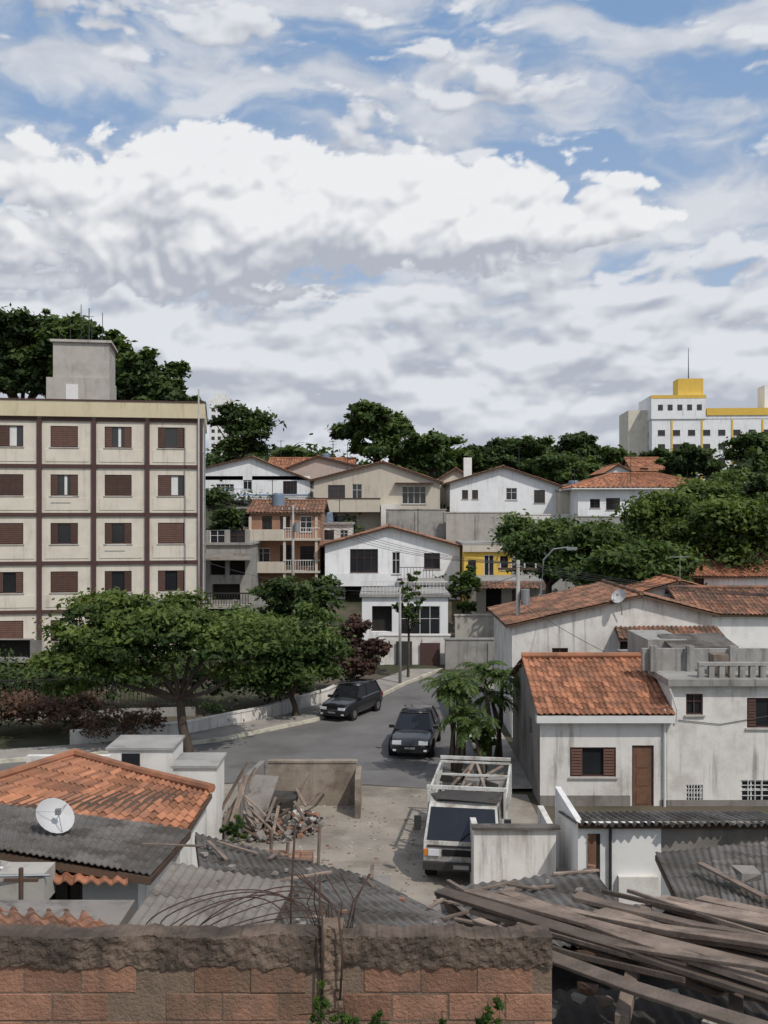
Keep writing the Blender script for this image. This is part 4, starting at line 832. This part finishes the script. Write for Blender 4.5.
for i,(a,c,w_) in enumerate(L):
    p0=W(*a); p1=W(*c); p0.z+=rr.uniform(-.06,.05); p1.z+=rr.uniform(-.06,.05)
    mid=p0.lerp(p1,.5)+Vector((0,0,-rr.uniform(0,.04))); up=(rr.uniform(-.3,.3),rr.uniform(-.2,.2),1); t=rr.uniform(.02,.045); r=rr.random()
    P.beam(p0,mid,w_,t,up=up,r=r); P.beam(mid,p1,w_,t,up=up,r=r)
for px,py,d_ in ((470,925,8.9),(620,950,8.0),(720,985,7.2)):
    c=W(px,py,d_); P.beam(c+Vector((-.2,-.9,-.12)),c+Vector((.5,1.1,-.12)),.1,.1)
o=g.done(); md=o['planks'].modifiers.new('b','BEVEL'); md.width=.004
g=G('block_shed'); g.part('walls',M_greywall).box(1.25,4.6,6.2,9.0,3,5.3); A,B_,C_,D_=Vector((1.2,5.9,5.45)),Vector((4.9,5.6,5.55)),Vector((4.9,9.2,5.35)),Vector((1.2,9.2,5.3))
g.part('roof',mat('painted_shade_sheet',(.045,.04,.036),var=.4,dirt=.5,dcol=(.1,.085,.07),bump=.8,bscale=9)).roof(A,B_,C_,D_,'fib')  # shade below the planks painted into the near-black roof colour
for i in range(90):
    x=rr.uniform(1.3,4.4); y=rr.uniform(6,8.8); s_=rr.uniform(.02,.1); M=Matrix.Translation((x,y,5.5+s_*.3))@Matrix.Rotation(rr.random()*6,4,'Z'); g.part('debris',(M_concl,M_brick,M_plank,M_greywall)[i%4]).lump(M,s_,s_*.7,s_*.4,rr,r=rr.random())
g.done()
for i,(px,pt,pb,hw) in enumerate(((318,985,1040,14),(345,1005,1050,16),(492,1000,1045,18),(378,1012,1050,16),(440,1018,1050,12))):
    tree_at('wall_weed',px,pt,pb,hw,6.4,.022,16,26,L_fresh,120+i,tr=.006,base=5.0,sub=5)
# ------------------------------------------------------------------ sky backdrop with clouds
def build_sky():
    R=2300.; st=.095
    az=np.radians(np.arange(-62,62.01,st)); el=np.radians(np.arange(-3,38,st)); na,ne=len(az),len(el)
    A,E0=np.meshgrid(az,el); E=np.tan(E0)*1000; Ap=A*1000
    rs=np.random.default_rng(5); perm=rs.permutation(256); perm=np.concatenate([perm,perm]); gr=rs.random(256)*2*np.pi; gx,gy=np.cos(gr),np.sin(gr)
    def perlin(x,y):
        xi=np.floor(x).astype(int); yi=np.floor(y).astype(int); xf=x-xi; yf=y-yi; xi&=255; yi&=255
        u=xf**3*(xf*(xf*6-15)+10); v=yf**3*(yf*(yf*6-15)+10)
        def g(i,j,dx,dy):
            k=perm[perm[(xi+i)&255]+((yi+j)&255)]; return gx[k]*dx+gy[k]*dy
        a=g(0,0,xf,yf); b=g(1,0,xf-1,yf); c=g(0,1,xf,yf-1); d=g(1,1,xf-1,yf-1)
        return ((a+(b-a)*u)*(1-v)+(c+(d-c)*u)*v)*1.5
    def fbm(x,y,o=6,g=.5):
        s=0;am=1
        for i in range(o): s=s+am*perlin(x+i*17.3,y+i*9.1); x=x*2.03; y=y*2.03; am*=g
        return s
    def bil(x,y,o=5,g=.52):
        s=0;am=1;t=0
        for i in range(o): s=s+am*np.abs(perlin(x+i*7.7,y+i*3.3)); t+=am; x=x*2.1; y=y*2.1; am*=g
        return s/t
    def ss(v,a,b): t=np.clip((v-a)/(b-a),0,1); return t*t*(3-2*t)
    def ell(a,e,sa,se): return 1-((Ap-a)/sa)**2-((E-e)/se)**2
    def bmp(a,e,sa,se,k): return k*np.exp(-((Ap-a)/sa)**2-((E-e)/se)**2)
    def mix(a,b,f): return a*(1-f[...,None])+b*f[...,None]
    def sh(F,dx,dy): return np.roll(np.roll(F,-dy,0),-dx,1)
    def blur(F,n):
        for ax in(0,1):
            c=np.cumsum(np.concatenate([np.repeat(np.take(F,[0],ax),n+1,ax),F,np.repeat(np.take(F,[-1],ax),n,ax)],ax),ax)
            F=(np.take(c,range(2*n+1,c.shape[ax]),ax)-np.take(c,range(0,c.shape[ax]-2*n-1),ax))/(2*n+1)
        return F
    t=np.clip(E/600,0,1)[...,None]
    base=np.array([.58,.66,.76])*(1-t)**2+np.array([.20,.335,.565])*(1-(1-t)**2)
    w1=fbm(Ap/260,E/150,5); w2=fbm(Ap/260+40,E/150+8,5)
    blue=bmp(-300,372,150,28,.8)+bmp(-195,405,90,24,.6)+bmp(235,325,120,60,.6)+bmp(190,482,190,24,.4)+bmp(350,400,80,40,.4)+bmp(-30,236,80,8,.5)+bmp(300,225,110,12,.5)+bmp(-350,203,70,10,.4)
    n1=fbm((Ap+w1*70)/190,(E+w2*40)/75,7,.55)
    dv=ss(n1-blue+.46,-.3,.7)*.88
    vc=mix(np.array([.47,.515,.60]),np.array([.72,.74,.78]),np.clip(.4+n1*.7+fbm(Ap/60,E/30,4)*.25,0,1))
    C=mix(base,vc,dv)
    n2=fbm((Ap+w2*60)/170+9,(E+w1*30)/48+3,7,.54); b2=bil((Ap+w1*50)/95,(E+w2*30)/42,5)
    h2=n2*.55+(b2-.25)*1.3+bmp(0,130,9000,120,.75)-blue*1.0
    dl=ss(h2,.02,.30)*.95
    h2b=blur(h2,1); s2=.38+(h2b-sh(h2b,2,8))*1.5+(blur(h2,10)-sh(blur(h2,10),5,30))*.6+bmp(250,150,180,70,.16)+bmp(0,40,9000,50,.2)+n2*.15
    lc=mix(np.array([.42,.455,.53]),np.array([.75,.77,.81]),np.clip(s2,0,1))
    C=mix(C,lc,dl)
    hp=-9+0*Ap
    for q in ((-165,290,230,80),(60,298,180,56),(-310,305,110,34),(-145,338,100,46),(-230,315,90,40),(150,285,110,30),(0,325,90,30)): hp=np.maximum(hp,ell(*q))
    hp=np.maximum(hp,-2.5)
    b3=bil((Ap+w1*25)/80+3,(E+w2*15)/58+5,6,.55); n3=fbm((Ap)/120+5,E/80+5,6,.5)
    q=hp*.8+(b3-.24)*1.9+n3*.45+.08
    dc=ss(q,0,.22)*.97
    qs=np.clip(q,-.3,2); qb=blur(qs,1); qB=blur(qs,12); b3b=blur(b3,1)
    s3=.47+(qb-sh(qb,3,6))*1.0+(b3b-.24)*.8+(qB-sh(qB,6,40))*.45+np.clip((E-285)/80,-1,1)*.20+n3*.18
    cc=mix(np.array([.44,.47,.54]),np.array([.86,.865,.88]),np.clip(s3,0,1))
    C=mix(C,cc,dc)
    hz_=(.35*np.exp(-np.clip(E,0,None)/90)); C=mix(C,np.array([.68,.72,.78]),hz_)
    co=np.stack([R*np.sin(A)*np.cos(E0),R*np.cos(A)*np.cos(E0),9.7+R*np.sin(E0)],-1).reshape(-1,3).astype(np.float32)
    me=bpy.data.meshes.new('sky'); nv=len(co); me.vertices.add(nv); me.vertices.foreach_set('co',co.ravel())
    i=np.arange(nv).reshape(ne,na); f=np.stack([i[:-1,:-1],i[1:,:-1],i[1:,1:],i[:-1,1:]],-1).reshape(-1,4); nf=len(f)
    me.loops.add(nf*4); me.loops.foreach_set('vertex_index',f.astype(np.int32).ravel()); me.polygons.add(nf); me.polygons.foreach_set('loop_start',np.arange(0,nf*4,4,dtype=np.int32)); me.polygons.foreach_set('use_smooth',np.ones(nf,bool))
    ca=me.attributes.new('cloud_colour','FLOAT_COLOR','POINT'); ca.data.foreach_set('color',np.concatenate([C.reshape(-1,3),np.ones((nv,1))],1).astype(np.float32).ravel())
    me.update()
    m=bpy.data.materials.new('cloudy_sky'); m.use_nodes=True; n=m.node_tree; n.nodes.clear(); at=n.nodes.new('ShaderNodeAttribute'); at.attribute_name='cloud_colour'; em=n.nodes.new('ShaderNodeEmission'); o=n.nodes.new('ShaderNodeOutputMaterial')
    n.links.new(at.outputs['Color'],em.inputs[0]); n.links.new(em.outputs[0],o.inputs[0])
    m.cycles.emission_sampling='NONE'; me.materials.append(m)
    ob=bpy.data.objects.new('sky',me); sc.collection.objects.link(ob)
build_sky()
# ------------------------------------------------------------------ world, sun, camera
wd=bpy.data.worlds.new('World'); sc.world=wd; wd.use_nodes=True; nt=wd.node_tree; bg=nt.nodes['Background']; bg.inputs[1].default_value=.125
wd.cycles.sampling_method='NONE'
sd=Vector((.5,-.62,1.0)).normalized(); el=math.asin(sd.z); az=math.atan2(sd.x,sd.y)
sky=nt.nodes.new('ShaderNodeTexSky'); sky.sky_type='NISHITA'; sky.sun_disc=False; sky.sun_elevation=el; sky.sun_rotation=az
gen=nt.nodes.new('ShaderNodeTexCoord').outputs['Generated']
fac=smooth(noise(nt,gen,3.,2,.5),.38,.58)*.85
nt.links.new(mixc(nt,fac,sky.outputs[0],(6.5,6.6,6.9)),bg.inputs[0])
ld=bpy.data.lights.new('sun','SUN'); ld.energy=2.7; ld.angle=math.radians(1.0); ld.color=(1,.95,.88); lo=bpy.data.objects.new('sun',ld); sc.collection.objects.link(lo); lo.rotation_euler=sd.to_track_quat('Z','Y').to_euler(); lo.location=(0,0,60)
cd=bpy.data.cameras.new('camera'); cd.sensor_fit='HORIZONTAL'; cd.sensor_width=36; cd.lens=36*1000/768; cd.clip_end=6000; cd.clip_start=.1
co=bpy.data.objects.new('camera',cd); sc.collection.objects.link(co); co.location=(0,0,H); co.rotation_euler=(math.radians(90),0,0); sc.camera=co
sc.view_settings.view_transform='Standard'; sc.view_settings.look='None'; sc.view_settings.exposure=0
